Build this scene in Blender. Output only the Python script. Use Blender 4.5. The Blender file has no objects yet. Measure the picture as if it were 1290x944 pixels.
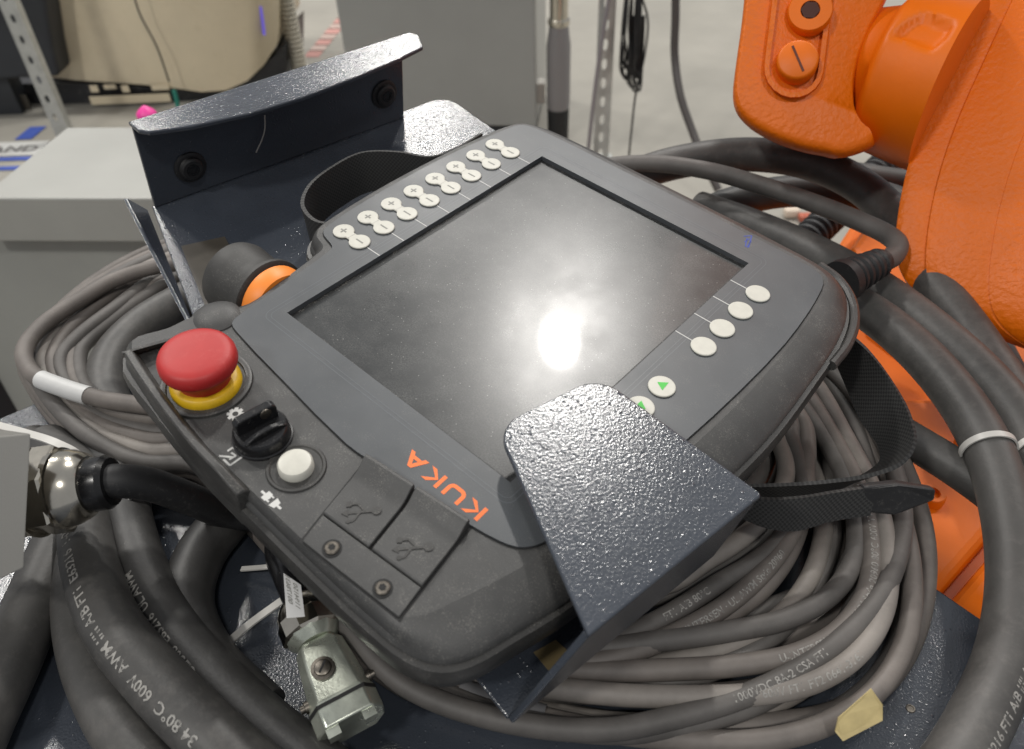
import bpy, bmesh, math, random
from mathutils import Vector, Matrix
random.seed(7)
SC = bpy.context.scene
COL = SC.collection
V = Vector
MM = 0.001

# ------------------------------------------------------------------ camera
# camera pose recovered from the photograph (screen of the pendant is a 4:3 panel)
cd = bpy.data.cameras.new('camera'); cam = bpy.data.objects.new('camera', cd); COL.objects.link(cam)
nad = V((49.0, 1150.0, 1000.0)).normalized()          # straight down, in camera axes (x right, y down, z forward)
Zc = -nad
Yc = (V((0, 0, 1)) - Zc * Zc.z).normalized()
Xc = Yc.cross(Zc)
M3 = Matrix((Xc, Yc, Zc))                              # camera axes -> world
CAM = V((-9.529, -296.743, 1155.69))                   # mm
rt, dn, fw = M3 @ V((1, 0, 0)), M3 @ V((0, 1, 0)), M3 @ V((0, 0, 1))
cam.matrix_world = Matrix(((rt.x, -dn.x, -fw.x, CAM.x * MM), (rt.y, -dn.y, -fw.y, CAM.y * MM),
                           (rt.z, -dn.z, -fw.z, CAM.z * MM), (0, 0, 0, 1)))
cd.sensor_width = 36.0; cd.lens = 36.0 * 1000.0 / 1290.0
cd.clip_start = 0.02; cd.clip_end = 200
cd.dof.use_dof = True; cd.dof.focus_distance = 0.37; cd.dof.aperture_fstop = 13.0
SC.camera = cam

# ------------------------------------------------------------------ light
w = bpy.data.worlds.new('World'); SC.world = w; w.use_nodes = True
bg = w.node_tree.nodes['Background']; bg.inputs[0].default_value = (0.78, 0.80, 0.84, 1); bg.inputs[1].default_value = 0.37
def highbay(x, y, power, size=0.55, z=4.9):
    l = bpy.data.lights.new('highbay_lamp', 'AREA'); l.shape = 'DISK'; l.size = size; l.energy = power
    l.color = (1.0, 0.97, 0.92)
    o = bpy.data.objects.new('highbay_lamp', l); COL.objects.link(o); o.location = (x, y, z)
    return o
l1 = highbay(0.83, 3.05, 105, 0.20); l1.data.shape = 'ELLIPSE'; l1.data.size_y = 0.34
highbay(-2.75, 2.5, 85, 0.5)
highbay(-2.7, 4.6, 75, 0.5)
highbay(-0.3, 5.5, 90, 0.5)
highbay(-2.7, -2.4, 100)  # fill lamp added behind the camera, to the left
highbay(0.9, -2.4, 50)
highbay(4.3, 3.1, 80)
SC.view_settings.view_transform = 'Standard'; SC.view_settings.look = 'None'
SC.view_settings.exposure = 0.22; SC.view_settings.gamma = 1.0

# ------------------------------------------------------------------ survey helpers (photo pixel -> point of the place, in mm)
def ray(px):
    return (M3 @ V(((px[0] - 645) / 1000, (px[1] - 472) / 1000, 1)))
def atz(x, y, z):
    d = ray((x, y)); k = (z - CAM.z) / d.z
    return CAM + d * k
def atd(x, y, dist):
    return CAM + ray((x, y)) * dist
def onplane(x, y, p, n):
    d = ray((x, y)); k = (p - CAM).dot(n) / d.dot(n)
    return CAM + d * k

# ------------------------------------------------------------------ materials
MATS = {}
def mat(name, col, rough=0.5, metal=0.0, bump=0.0, bscale=500, var=0.0, vscale=40, coat=0.0, crough=0.1,
        dust=0.0, dcol=(0.42, 0.40, 0.36), dscale=300, rvar=0.0, spec=0.5, voro=False, bdist=0.0005, dlow=0.56, trans=0.0, alpha=1.0):
    if name in MATS: return MATS[name]
    m = bpy.data.materials.new(name); m.use_nodes = True; MATS[name] = m
    nt = m.node_tree; N = nt.nodes; L = nt.links
    b = N['Principled BSDF']
    b.inputs['Base Color'].default_value = (*col, 1); b.inputs['Roughness'].default_value = rough
    b.inputs['Metallic'].default_value = metal; b.inputs['Coat Weight'].default_value = coat
    b.inputs['Coat Roughness'].default_value = crough; b.inputs['Specular IOR Level'].default_value = spec
    b.inputs['Transmission Weight'].default_value = trans; b.inputs['Alpha'].default_value = alpha
    tc = N.new('ShaderNodeTexCoord')
    def noise(sc, det=4, ro=0.6):
        n = N.new('ShaderNodeTexNoise'); n.inputs['Scale'].default_value = sc; n.inputs['Detail'].default_value = det
        n.inputs['Roughness'].default_value = ro; L.new(tc.outputs['Object'], n.inputs['Vector']); return n
    src = None
    if var > 0:
        n = noise(vscale, 5); mx = N.new('ShaderNodeMix'); mx.data_type = 'RGBA'
        mx.inputs[6].default_value = (*[c * (1 - var) for c in col], 1); mx.inputs[7].default_value = (*[min(1, c * (1 + var)) for c in col], 1)
        rmp = N.new('ShaderNodeMapRange'); rmp.inputs[1].default_value = 0.32; rmp.inputs[2].default_value = 0.68
        L.new(n.outputs[0], rmp.inputs[0]); L.new(rmp.outputs[0], mx.inputs[0]); src = mx.outputs[2]
    if dust > 0:
        n = noise(dscale, 6, 0.75); n2 = noise(dscale * 0.06, 3)
        mu = N.new('ShaderNodeMath'); mu.operation = 'MULTIPLY_ADD'; mu.inputs[1].default_value = 0.35
        L.new(n2.outputs[0], mu.inputs[0]); L.new(n.outputs[0], mu.inputs[2])
        rmp = N.new('ShaderNodeMapRange'); rmp.inputs[1].default_value = dlow + 0.17; rmp.inputs[2].default_value = dlow + 0.37
        rmp.inputs[4].default_value = dust; L.new(mu.outputs[0], rmp.inputs[0])
        mx = N.new('ShaderNodeMix'); mx.data_type = 'RGBA'; mx.inputs[6].default_value = (*col, 1)
        if src: L.new(src, mx.inputs[6])
        mx.inputs[7].default_value = (*dcol, 1); L.new(rmp.outputs[0], mx.inputs[0]); src = mx.outputs[2]
    if src: L.new(src, b.inputs['Base Color'])
    if rvar > 0:
        n = noise(vscale * 1.7, 4); rmp = N.new('ShaderNodeMapRange'); rmp.inputs[1].default_value = 0.3; rmp.inputs[2].default_value = 0.7
        rmp.inputs[3].default_value = max(0.02, rough - rvar); rmp.inputs[4].default_value = min(1, rough + rvar)
        L.new(n.outputs[0], rmp.inputs[0]); L.new(rmp.outputs[0], b.inputs['Roughness'])
    if bump > 0:
        if voro:
            n = N.new('ShaderNodeTexVoronoi'); n.feature = 'SMOOTH_F1'; n.inputs['Scale'].default_value = bscale
            n.inputs['Smoothness'].default_value = 0.8; L.new(tc.outputs['Object'], n.inputs['Vector'])
        else: n = noise(bscale, 3, 0.5)
        bp = N.new('ShaderNodeBump'); bp.inputs['Strength'].default_value = bump; bp.inputs['Distance'].default_value = bdist
        L.new(n.outputs[0], bp.inputs['Height']); L.new(bp.outputs[0], b.inputs['Normal'])
        if coat > 0: L.new(bp.outputs[0], b.inputs['Coat Normal'])
    return m
def ham_mat():
    m = mat('hammertone', (0.040, 0.047, 0.060), 0.2, 0.0, var=0.10, vscale=25, spec=0.9)
    nt = m.node_tree; N = nt.nodes; L = nt.links; b = N['Principled BSDF']; tc = N.new('ShaderNodeTexCoord')
    n = N.new('ShaderNodeTexNoise'); n.inputs['Scale'].default_value = 1000; n.inputs['Detail'].default_value = 2.5; n.inputs['Roughness'].default_value = 0.55
    vo = N.new('ShaderNodeTexVoronoi'); vo.inputs['Scale'].default_value = 460
    for q in (n, vo): L.new(tc.outputs['Object'], q.inputs['Vector'])
    r = N.new('ShaderNodeMapRange'); r.inputs[1].default_value = 0.30; r.inputs[2].default_value = 0.06; L.new(vo.outputs['Distance'], r.inputs[0])
    sp = N.new('ShaderNodeSeparateColor'); L.new(vo.outputs['Color'], sp.inputs[0])
    pk = N.new('ShaderNodeMapRange'); pk.inputs[1].default_value = 0.45; pk.inputs[2].default_value = 1.0; pk.inputs[4].default_value = 1.6; L.new(sp.outputs[0], pk.inputs[0])
    ml = N.new('ShaderNodeMath'); ml.operation = 'MULTIPLY'; L.new(r.outputs[0], ml.inputs[0]); L.new(pk.outputs[0], ml.inputs[1])
    ad = N.new('ShaderNodeMath'); ad.operation = 'ADD'; L.new(n.outputs[0], ad.inputs[0]); L.new(ml.outputs[0], ad.inputs[1])
    bp = N.new('ShaderNodeBump'); bp.inputs['Strength'].default_value = 1.0; bp.inputs['Distance'].default_value = 0.00014
    L.new(ad.outputs[0], bp.inputs['Height']); L.new(bp.outputs[0], b.inputs['Normal'])
    return m
HAM = ham_mat()
HOUS = mat('housing_plastic', (0.047, 0.047, 0.046), 0.5, bump=0.4, bscale=2200, bdist=0.00016, var=0.22, vscale=30, dust=0.42, dscale=1900, dlow=0.57, rvar=0.08)
RIM = mat('rim_plastic', (0.040, 0.039, 0.037), 0.42, bump=0.3, bscale=2200, bdist=0.0001, dust=0.42, dscale=1500, dlow=0.57, var=0.25, vscale=40)
FOIL = mat('membrane_foil', (0.068, 0.074, 0.080), 0.38, bump=0.1, bscale=3500, bdist=0.00005, dust=0.32, dscale=1900, dlow=0.58, var=0.12, vscale=20, rvar=0.05)
FOILLINE = mat('foil_line', (0.12, 0.125, 0.13), 0.4)
GROOVE = mat('groove_black', (0.008, 0.008, 0.008), 0.7)
KEY = mat('key_white', (0.54, 0.53, 0.47), 0.42, var=0.05, vscale=300, dust=0.15, dscale=900)
KEYMARK = mat('key_mark', (0.22, 0.22, 0.20), 0.5)
WHITE = mat('print_white', (0.55, 0.55, 0.53), 0.5)
GREEN = mat('key_green', (0.06, 0.48, 0.06), 0.5)
ORPRINT = mat('print_orange', (0.85, 0.17, 0.03), 0.5)
BLUEPEN = mat('pen_blue', (0.02, 0.05, 0.30), 0.5)
RED = mat('button_red', (0.42, 0.016, 0.015), 0.5, var=0.08, vscale=60, dust=0.12, dcol=(0.75, 0.25, 0.22), dscale=200, bump=0.05, bscale=1500)
YEL = mat('collar_yellow', (0.68, 0.42, 0.01), 0.45, var=0.15, vscale=120, dust=0.25, dcol=(0.2, 0.12, 0.02), dscale=400)
BLK = mat('gloss_black', (0.010, 0.010, 0.011), 0.25, dust=0.1, dscale=600)
BLKM = mat('matt_black', (0.012, 0.012, 0.013), 0.55, bump=0.1, bscale=1500, dust=0.12, dscale=500)
MOUSE = mat('rubber_grey', (0.035, 0.034, 0.032), 0.55, var=0.2, vscale=60, dust=0.2, dscale=1200)
ORG = mat('ring_orange', (0.90, 0.26, 0.03), 0.45)
STEEL = mat('screw_steel', (0.16, 0.145, 0.125), 0.42, 1.0, var=0.3, vscale=500)
NICK = mat('nickel', (0.62, 0.58, 0.50), 0.17, 1.0, var=0.1, vscale=100, bump=0.05, bscale=300)
ZINC = mat('zinc_passivated', (0.55, 0.58, 0.50), 0.33, 0.8, var=0.25, vscale=55, bump=0.15, bscale=900, bdist=0.0003, rvar=0.1)
CBR = mat('cable_taupe', (0.140, 0.124, 0.112), 0.58, bump=0.25, bscale=900, bdist=0.0002, var=0.28, vscale=28, dust=0.25, dscale=120, dcol=(0.24, 0.22, 0.19))
CBR2 = mat('cable_taupe_dark', (0.098, 0.091, 0.085), 0.58, bump=0.25, bscale=900, bdist=0.0002, var=0.3, vscale=28, dust=0.25, dscale=120, dcol=(0.17, 0.16, 0.14))
CBR3 = mat('cable_taupe_light', (0.205, 0.186, 0.168), 0.58, bump=0.25, bscale=900, bdist=0.0002, var=0.25, vscale=28, dust=0.25, dscale=120, dcol=(0.28, 0.26, 0.22))
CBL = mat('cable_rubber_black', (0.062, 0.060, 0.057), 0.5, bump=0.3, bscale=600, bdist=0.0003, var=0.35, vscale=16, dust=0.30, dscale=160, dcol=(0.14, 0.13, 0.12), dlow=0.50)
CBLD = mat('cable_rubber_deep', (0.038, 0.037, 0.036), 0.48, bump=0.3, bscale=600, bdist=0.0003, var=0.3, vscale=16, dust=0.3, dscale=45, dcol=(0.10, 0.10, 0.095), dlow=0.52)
CPRINT = mat('cable_print', (0.30, 0.29, 0.27), 0.6)
def worn_print(m):
    nt = m.node_tree; N = nt.nodes; L = nt.links; tc = N.new('ShaderNodeTexCoord'); n = N.new('ShaderNodeTexNoise'); n.inputs['Scale'].default_value = 420; n.inputs['Detail'].default_value = 4
    r = N.new('ShaderNodeMapRange'); r.inputs[1].default_value = 0.36; r.inputs[2].default_value = 0.52; r.inputs[3].default_value = 0.45
    L.new(tc.outputs['Object'], n.inputs['Vector']); L.new(n.outputs[0], r.inputs[0]); L.new(r.outputs[0], N['Principled BSDF'].inputs['Alpha'])
worn_print(CPRINT)
STRAP = None
ORANGE = mat('robot_orange', (0.72, 0.140, 0.0), 0.44, bump=0.8, bscale=300, bdist=0.0009, var=0.07, vscale=14, rvar=0.05, spec=0.35)
ORANGEF = mat('robot_orange_fine', (0.72, 0.142, 0.0), 0.44, bump=0.25, bscale=420, bdist=0.0003, var=0.08, vscale=14, rvar=0.05, spec=0.35)
TIE = mat('tie_white', (0.52, 0.51, 0.48), 0.4)
TAPE = mat('label_white', (0.55, 0.55, 0.54), 0.45, var=0.06, vscale=60)
TAPEY = mat('tape_yellow', (0.62, 0.50, 0.24), 0.4, var=0.2, vscale=60)
GREYP = mat('grey_paint', (0.33, 0.33, 0.305), 0.42, var=0.06, vscale=6, bump=0.1, bscale=200)
GREYB = mat('grey_box_paint', (0.19, 0.185, 0.17), 0.45, var=0.06, vscale=12, bump=0.15, bscale=1200, bdist=0.0002)
PANEL = mat('panel_grey', (0.31, 0.315, 0.30), 0.28, var=0.05, vscale=3, spec=0.6)
CREAM = mat('cream_paint', (0.70, 0.61, 0.44), 0.38, var=0.05, vscale=5, dust=0.2, dscale=25, dcol=(0.4, 0.3, 0.16))
DARK = mat('dark_trim', (0.020, 0.021, 0.024), 0.45, var=0.3, vscale=8, dust=0.3, dscale=30)
DARKB = mat('dark_plastic', (0.022, 0.025, 0.030), 0.5, var=0.2, vscale=4)
GALV = mat('galvanised', (0.46, 0.47, 0.45), 0.42, 0.35, var=0.12, vscale=30)
FLOOR = mat('concrete', (0.295, 0.28, 0.245), 0.5, var=0.10, vscale=2.2, dust=0.3, dscale=9, dcol=(0.24, 0.22, 0.19), bump=0.1, bscale=30, rvar=0.1)
BROWNP = mat('brown_film', (0.055, 0.048, 0.038), 0.35, var=0.2, vscale=50)
PINK = mat('pink', (0.8, 0.05, 0.32), 0.4)
TEAL = mat('teal_tape', (0.02, 0.22, 0.17), 0.5)
REDW = mat('red_tape', (0.48, 0.25, 0.22), 0.5)
BLUET = mat('blue_tape', (0.05, 0.09, 0.35), 0.5)
BEIGE = mat('conduit_beige', (0.45, 0.42, 0.35), 0.45)
SCREEN = None
def screen_mat():
    m = bpy.data.materials.new('screen_glass'); m.use_nodes = True
    nt = m.node_tree; N = nt.nodes; L = nt.links; b = N['Principled BSDF']
    tc = N.new('ShaderNodeTexCoord')
    def noise(sc, det, ro):
        n = N.new('ShaderNodeTexNoise'); n.inputs['Scale'].default_value = sc; n.inputs['Detail'].default_value = det
        n.inputs['Roughness'].default_value = ro; L.new(tc.outputs['Object'], n.inputs['Vector']); return n
    def rng(s, a, bb, c, d):
        r = N.new('ShaderNodeMapRange'); r.inputs[1].default_value = a; r.inputs[2].default_value = bb
        r.inputs[3].default_value = c; r.inputs[4].default_value = d; L.new(s, r.inputs[0]); return r.outputs[0]
    fine = noise(1500, 6, 0.8); big = noise(28, 4, 0.6); vo = N.new('ShaderNodeTexVoronoi'); vo.inputs['Scale'].default_value = 420
    L.new(tc.outputs['Object'], vo.inputs['Vector'])
    specks = rng(vo.outputs['Distance'], 0.13, 0.06, 0, 1)
    sel = rng(noise(150, 2, 0.5).outputs[0], 0.44, 0.54, 0, 1)
    mu = N.new('ShaderNodeMath'); mu.operation = 'MULTIPLY'; L.new(specks, mu.inputs[0]); L.new(sel, mu.inputs[1])
    film = N.new('ShaderNodeMath'); film.operation = 'MULTIPLY'
    L.new(rng(fine.outputs[0], 0.42, 0.72, 0.0, 0.20), film.inputs[0]); L.new(rng(noise(80, 6, 0.7).outputs[0], 0.36, 0.68, 0.2, 1.3), film.inputs[1])
    mx = N.new('ShaderNodeMath'); mx.operation = 'MAXIMUM'; L.new(film.outputs[0], mx.inputs[0])
    m2 = N.new('ShaderNodeMath'); m2.operation = 'MULTIPLY'; m2.inputs[1].default_value = 0.6; L.new(mu.outputs[0], m2.inputs[0]); L.new(m2.outputs[0], mx.inputs[1])
    cm = N.new('ShaderNodeMix'); cm.data_type = 'RGBA'; cm.inputs[6].default_value = (0.014, 0.016, 0.017, 1); cm.inputs[7].default_value = (0.40, 0.40, 0.38, 1)
    L.new(mx.outputs[0], cm.inputs[0]); L.new(cm.outputs[2], b.inputs['Base Color'])
    L.new(rng(big.outputs[0], 0.3, 0.7, 0.26, 0.33), b.inputs['Roughness']); b.inputs['Specular IOR Level'].default_value = 0.55
    b.inputs['Coat Weight'].default_value = 0.25; b.inputs['Coat Roughness'].default_value = 0.055
    return m
SCREEN = screen_mat()
def strap_mat():
    m = bpy.data.materials.new('webbing_black'); m.use_nodes = True
    nt = m.node_tree; N = nt.nodes; L = nt.links; b = N['Principled BSDF']
    b.inputs['Base Color'].default_value = (0.016, 0.016, 0.016, 1); b.inputs['Roughness'].default_value = 0.6
    uv = N.new('ShaderNodeUVMap'); 
    ck = N.new('ShaderNodeTexChecker'); ck.inputs['Scale'].default_value = 1.0
    mp = N.new('ShaderNodeMapping'); mp.inputs['Scale'].default_value = (900, 900, 1); L.new(uv.outputs[0], mp.inputs[0]); L.new(mp.outputs[0], ck.inputs[0])
    bp = N.new('ShaderNodeBump'); bp.inputs['Strength'].default_value = 0.8; bp.inputs['Distance'].default_value = 0.0005
    L.new(ck.outputs[1], bp.inputs['Height']); L.new(bp.outputs[0], b.inputs['Normal'])
    mx = N.new('ShaderNodeMix'); mx.data_type = 'RGBA'; mx.inputs[6].default_value = (0.013, 0.013, 0.013, 1); mx.inputs[7].default_value = (0.035, 0.035, 0.034, 1)
    L.new(ck.outputs[1], mx.inputs[0]); L.new(mx.outputs[2], b.inputs['Base Color'])
    return m
STRAP = strap_mat()

# ------------------------------------------------------------------ object helpers
def tag(o, label, cat, group=None, kind=None):
    if label: o['label'] = label
    if cat: o['category'] = cat
    if group: o['group'] = group
    if kind: o['kind'] = kind
    return o
def thing(name, label, cat, mw=None, group=None):
    o = bpy.data.objects.new(name, None); COL.objects.link(o); o.empty_display_size = 0.02
    if mw is not None: o.matrix_world = mw
    return tag(o, label, cat, group)
def mesh(name, verts, faces, m, parent=None, sharp=35, scale=MM, uvs=None):
    me = bpy.data.meshes.new(name)
    me.from_pydata([tuple(c * scale for c in v) for v in verts], [], faces); me.update()
    bm = bmesh.new(); bm.from_mesh(me); bmesh.ops.recalc_face_normals(bm, faces=bm.faces); bm.to_mesh(me); bm.free()
    me.materials.append(m)
    if sharp is not None:
        for p in me.polygons: p.use_smooth = True
        me.set_sharp_from_angle(angle=math.radians(sharp))
    if uvs:
        ul = me.uv_layers.new(name='UVMap')
        for p in me.polygons:
            for li in p.loop_indices: ul.data[li].uv = uvs[me.loops[li].vertex_index]
    o = bpy.data.objects.new(name, me); COL.objects.link(o)
    if parent: o.parent = parent
    return o
def bevel(o, wdt, seg=2, ang=35):
    b = o.modifiers.new('bevel', 'BEVEL'); b.width = wdt * MM; b.segments = seg; b.limit_method = 'ANGLE'; b.angle_limit = math.radians(ang)
    return o
class G:
    """collects verts / faces of ONE part"""
    def __init__(s): s.v = []; s.f = []
    def add(s, v, f):
        k = len(s.v); s.v += [tuple(x) for x in v]; s.f += [tuple(i + k for i in q) for q in f]; return s
    def mesh(s, *a, **k): return mesh(a[0], s.v, s.f, *a[1:], **k)
def boxg(c, sz, fr=None):
    v = []
    for dx in (-.5, .5):
        for dy in (-.5, .5):
            for dz in (-.5, .5):
                q = V((dx * sz[0], dy * sz[1], dz * sz[2]))
                if fr: q = fr[0] * q.x + fr[1] * q.y + fr[2] * q.z
                v.append(V(c) + q)
    return v, [(0, 1, 3, 2), (4, 6, 7, 5), (0, 4, 5, 1), (2, 3, 7, 6), (0, 2, 6, 4), (1, 5, 7, 3)]
def prism(pts, z0, z1, fr=None, o=None, ch=0.0):
    """pts 2D outline -> solid between z0 and z1 (optional small chamfer on top); fr = 3 axes, o = origin"""
    n = len(pts); rows = [(z0, 0.0), (z1, 0.0)] if ch <= 0 else [(z0, 0.0), (z1 - ch, 0.0), (z1, ch)]
    cx = sum(p[0] for p in pts) / n; cy = sum(p[1] for p in pts) / n
    v = []
    for z, ins in rows:
        for p in pts:
            d = math.hypot(p[0] - cx, p[1] - cy) or 1
            q = V((p[0] - (p[0] - cx) / d * ins, p[1] - (p[1] - cy) / d * ins, z))
            if fr: q = fr[0] * q.x + fr[1] * q.y + fr[2] * q.z
            if o is not None: q = q + V(o)
            v.append(q)
    f = [tuple(range(n))[::-1], tuple(range((len(rows) - 1) * n, len(rows) * n))]
    for r in range(len(rows) - 1):
        for i in range(n):
            j = (i + 1) % n; f.append((r * n + i, r * n + j, (r + 1) * n + j, (r + 1) * n + i))
    return v, f
def frame(ax):
    ax = V(ax).normalized(); h = V((0, 0, 1)) if abs(ax.z) < 0.9 else V((1, 0, 0))
    a = h.cross(ax).normalized(); b = ax.cross(a); return a, b, ax
def lathe(prof, o=(0, 0, 0), ax=(0, 0, 1), n=32, squash=None):
    a, b, c = frame(ax); v = []; f = []; o = V(o)
    for s, r in prof:
        for i in range(n):
            t = 2 * math.pi * i / n; v.append(o + c * s + (a * math.cos(t) + b * math.sin(t)) * max(r, 0.01))
    m = len(prof)
    for k in range(m - 1):
        for i in range(n):
            j = (i + 1) % n; f.append((k * n + i, k * n + j, (k + 1) * n + j, (k + 1) * n + i))
    f.append(tuple(range(n))[::-1]); f.append(tuple(range((m - 1) * n, m * n)))
    return v, f
def ngon(cx, cy, r, n=24, a0=0.0): return [(cx + r * math.cos(a0 + 2 * math.pi * i / n), cy + r * math.sin(a0 + 2 * math.pi * i / n)) for i in range(n)]
def catmull(P, sub=8, closed=False):
    P = [V(p) for p in P]; n = len(P); out = []
    for i in range(n if closed else n - 1):
        if closed: p0, p1, p2, p3 = P[i - 1], P[i], P[(i + 1) % n], P[(i + 2) % n]
        else: p1, p2 = P[i], P[i + 1]; p0 = P[i - 1] if i else p1 * 2 - p2; p3 = P[i + 2] if i + 2 < n else p2 * 2 - p1
        d1 = max((p1 - p0).length, 1e-6) ** .5; d2 = max((p2 - p1).length, 1e-6) ** .5; d3 = max((p3 - p2).length, 1e-6) ** .5
        m1 = ((p1 - p0) / d1 - (p2 - p0) / (d1 + d2) + (p2 - p1) / d2) * d2
        m2 = ((p2 - p1) / d2 - (p3 - p1) / (d2 + d3) + (p3 - p2) / d3) * d2
        for k in range(sub):
            t = k / sub; t2 = t * t; t3 = t2 * t
            out.append(p1 * (2 * t3 - 3 * t2 + 1) + m1 * (t3 - 2 * t2 + t) + p2 * (-2 * t3 + 3 * t2) + m2 * (t3 - t2))
    if not closed: out.append(P[-1])
    return out
def sweep(C, r, n=14, closed=False):
    """round tube along points C; r number or list"""
    m = len(C); T = []
    for i in range(m):
        a = C[i - 1] if (i or closed) else C[0]; b = C[(i + 1) % m] if (i < m - 1 or closed) else C[-1]
        T.append((b - a).normalized())
    a, b, _ = frame(T[0]); v = []; f = []; A = [a]
    for i in range(1, m):
        x = A[-1] - T[i] * A[-1].dot(T[i]); A.append(x.normalized())
    for i in range(m):
        B = T[i].cross(A[i]); rr = r[i] if isinstance(r, (list, tuple)) else r
        for k in range(n):
            t = 2 * math.pi * k / n; v.append(C[i] + (A[i] * math.cos(t) + B * math.sin(t)) * rr)
    for i in range(m if closed else m - 1):
        j = (i + 1) % m
        off = 0
        if closed and j == 0:
            best = min(range(n), key=lambda o_: (v[o_] - v[i * n]).length); off = best
        for k in range(n):
            k2 = (k + 1) % n; f.append((i * n + k, i * n + k2, j * n + (k2 + off) % n, j * n + (k + off) % n))
    if not closed: f.append(tuple(range(n))[::-1]); f.append(tuple(range((m - 1) * n, m * n)))
    return v, f
def tube(name, P, r, m, parent=None, sub=8, n=14, closed=False):
    C = catmull(P, sub, closed); v, f = sweep(C, r, n, closed)
    return mesh(name, v, f, m, parent, sharp=60), C
def ribbon(name, edgeA, edgeB, th, m, parent=None, sub=10):
    A = catmull(edgeA, sub); B = catmull(edgeB, sub); n = len(A); v = []; f = []; uv = []; s = 0
    for i in range(n):
        t = (A[min(i + 1, n - 1)] - A[max(i - 1, 0)]); wd = B[i] - A[i]; nn = t.cross(wd).normalized() * (th / 2)
        if i: s += (A[i] - A[i - 1]).length
        v += [A[i] + nn, B[i] + nn, B[i] - nn, A[i] - nn]; wl = wd.length
        uv += [(s * MM, 0), (s * MM, wl * MM), (s * MM, wl * MM), (s * MM, 0)]
    for i in range(n - 1):
        for k in range(4):
            k2 = (k + 1) % 4; f.append((i * 4 + k, i * 4 + k2, i * 4 + 4 + k2, i * 4 + 4 + k))
    f += [(0, 1, 2, 3), (n * 4 - 4, n * 4 - 1, n * 4 - 2, n * 4 - 3)]
    return mesh(name, v, f, m, parent, sharp=40, uvs=uv)
_glyph = {}
def textmesh(s, size):
    """lettering as flat triangles (mm), left aligned on the baseline"""
    c = bpy.data.curves.new('lettering', 'FONT'); c.body = s; c.size = size; c.resolution_u = 2; c.offset = 0.018 * size if size < 20 else 0
    o = bpy.data.objects.new('lettering', c); COL.objects.link(o)
    dg = bpy.context.evaluated_depsgraph_get(); me = bpy.data.meshes.new_from_object(o.evaluated_get(dg))
    v = [tuple(x.co) for x in me.vertices]; f = [tuple(p.vertices) for p in me.polygons]
    bpy.data.objects.remove(o); bpy.data.curves.remove(c); bpy.data.meshes.remove(me)
    return v, f
REF = V((0.0, -0.62, 0.78))
def print_on(C, r, s, size, s0, phi, parent, rev=False, m=None):
    """lettering lying on the round jacket of the cable whose centre line is C"""
    v, f = textmesh(s, size)
    L = [0.0]
    for i in range(1, len(C)): L.append(L[-1] + (C[i] - C[i - 1]).length)
    start = s0 * L[-1]; out = []
    import bisect
    for x, y, _ in v:
        q = start + (-x if rev else x); q = min(max(q, 0.01), L[-1] - 0.01)
        i = min(max(bisect.bisect_right(L, q) - 1, 0), len(C) - 2); t = (q - L[i]) / (L[i + 1] - L[i])
        def tang(k): return (C[min(k + 1, len(C) - 1)] - C[max(k - 1, 0)]).normalized()
        T = tang(i).lerp(tang(i + 1), t).normalized(); p = C[i].lerp(C[i + 1], t)
        N_ = (REF - T * REF.dot(T)).normalized(); B = N_.cross(T) * (-1 if rev else 1)
        th = (y - size * 0.35) / r + phi * (1)
        out.append(p + (N_ * math.cos(th) + B * math.sin(th)) * (r + 0.12))
    return mesh('printed_lettering', out, f, m or CPRINT, parent, sharp=None)

# ------------------------------------------------------------------ frames of the pendant and its holder
RP = Matrix(((-0.72683, -0.68318, 0.07030), (0.67350, -0.72904, -0.12160), (0.13432, -0.04104, 0.99009)))
xq = RP.col[0].normalized(); zq = xq.cross(RP.col[1]).normalized(); yq = zq.cross(xq)
RP = Matrix((xq, yq, zq)).transposed()
PO = V((0, 0, 950.0))
def pend_world(p): return PO + RP @ V(p)
PMW = Matrix.Translation(PO * MM) @ RP.to_4x4()
dW = V((0.79, 0.612, 0)).normalized()
dp = RP.transposed() @ dW; dp.z = 0; dp.normalize(); vp = V((-dp.y, dp.x, 0))
HR = RP @ Matrix((dp, vp, V((0, 0, 1)))).transposed()
HMW = Matrix.Translation(PO * MM) @ HR.to_4x4()
def hold_world(p): return PO + HR @ V(p)
def hold_at(x, y, z):                       # photo pixel on the holder's plane z -> holder coordinates
    return HR.transposed() @ (onplane(x, y, hold_world((0, 0, z)), HR.col[2]) - PO)
eW = V((-dW.y, dW.x, 0))
ZPL = 840.0                                  # top of the cabinet

# ================================================================== SETTING
fl = mesh('floor', [(-9000, -4000, 0), (9000, -4000, 0), (9000, 14000, 0), (-9000, 14000, 0)], [(0, 1, 2, 3)], FLOOR, sharp=None)
fl['kind'] = 'structure'

# cabinet with the hammertone top
cb = thing('control_cabinet', 'dark hammertone cabinet whose flat top carries the cable coils and the holder', 'cabinet', Matrix.Translation((0, 0, 0)))
def dez(d, e, z): return dW * d + eW * e + V((0, 0, z))
def slabde(d0, d1, e0, e1, z0, z1):
    return [dez(d, e, z) for d in (d0, d1) for e in (e0, e1) for z in (z0, z1)], [(0, 1, 3, 2), (4, 6, 7, 5), (0, 4, 5, 1), (2, 3, 7, 6), (0, 2, 6, 4), (1, 5, 7, 3)]
v, f = slabde(-560, 84, -640, 228, ZPL - 3, ZPL); bevel(mesh('top_plate', v, f, HAM, cb, sharp=None), 1.0, 2)
v, f = slabde(-552, 76, -632, 220, 0, ZPL - 3.2); mesh('cabinet_body', v, f, HAM, cb, sharp=None)
hp = atz(1147, 893, ZPL)
v, f = lathe([(0.1, 1.9), (0.35, 1.7), (0.35, 1.2), (0.12, 1.1)], hp, (0, 0, 1), 16); mesh('rivet_ring', v, f, STEEL, cb)

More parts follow.
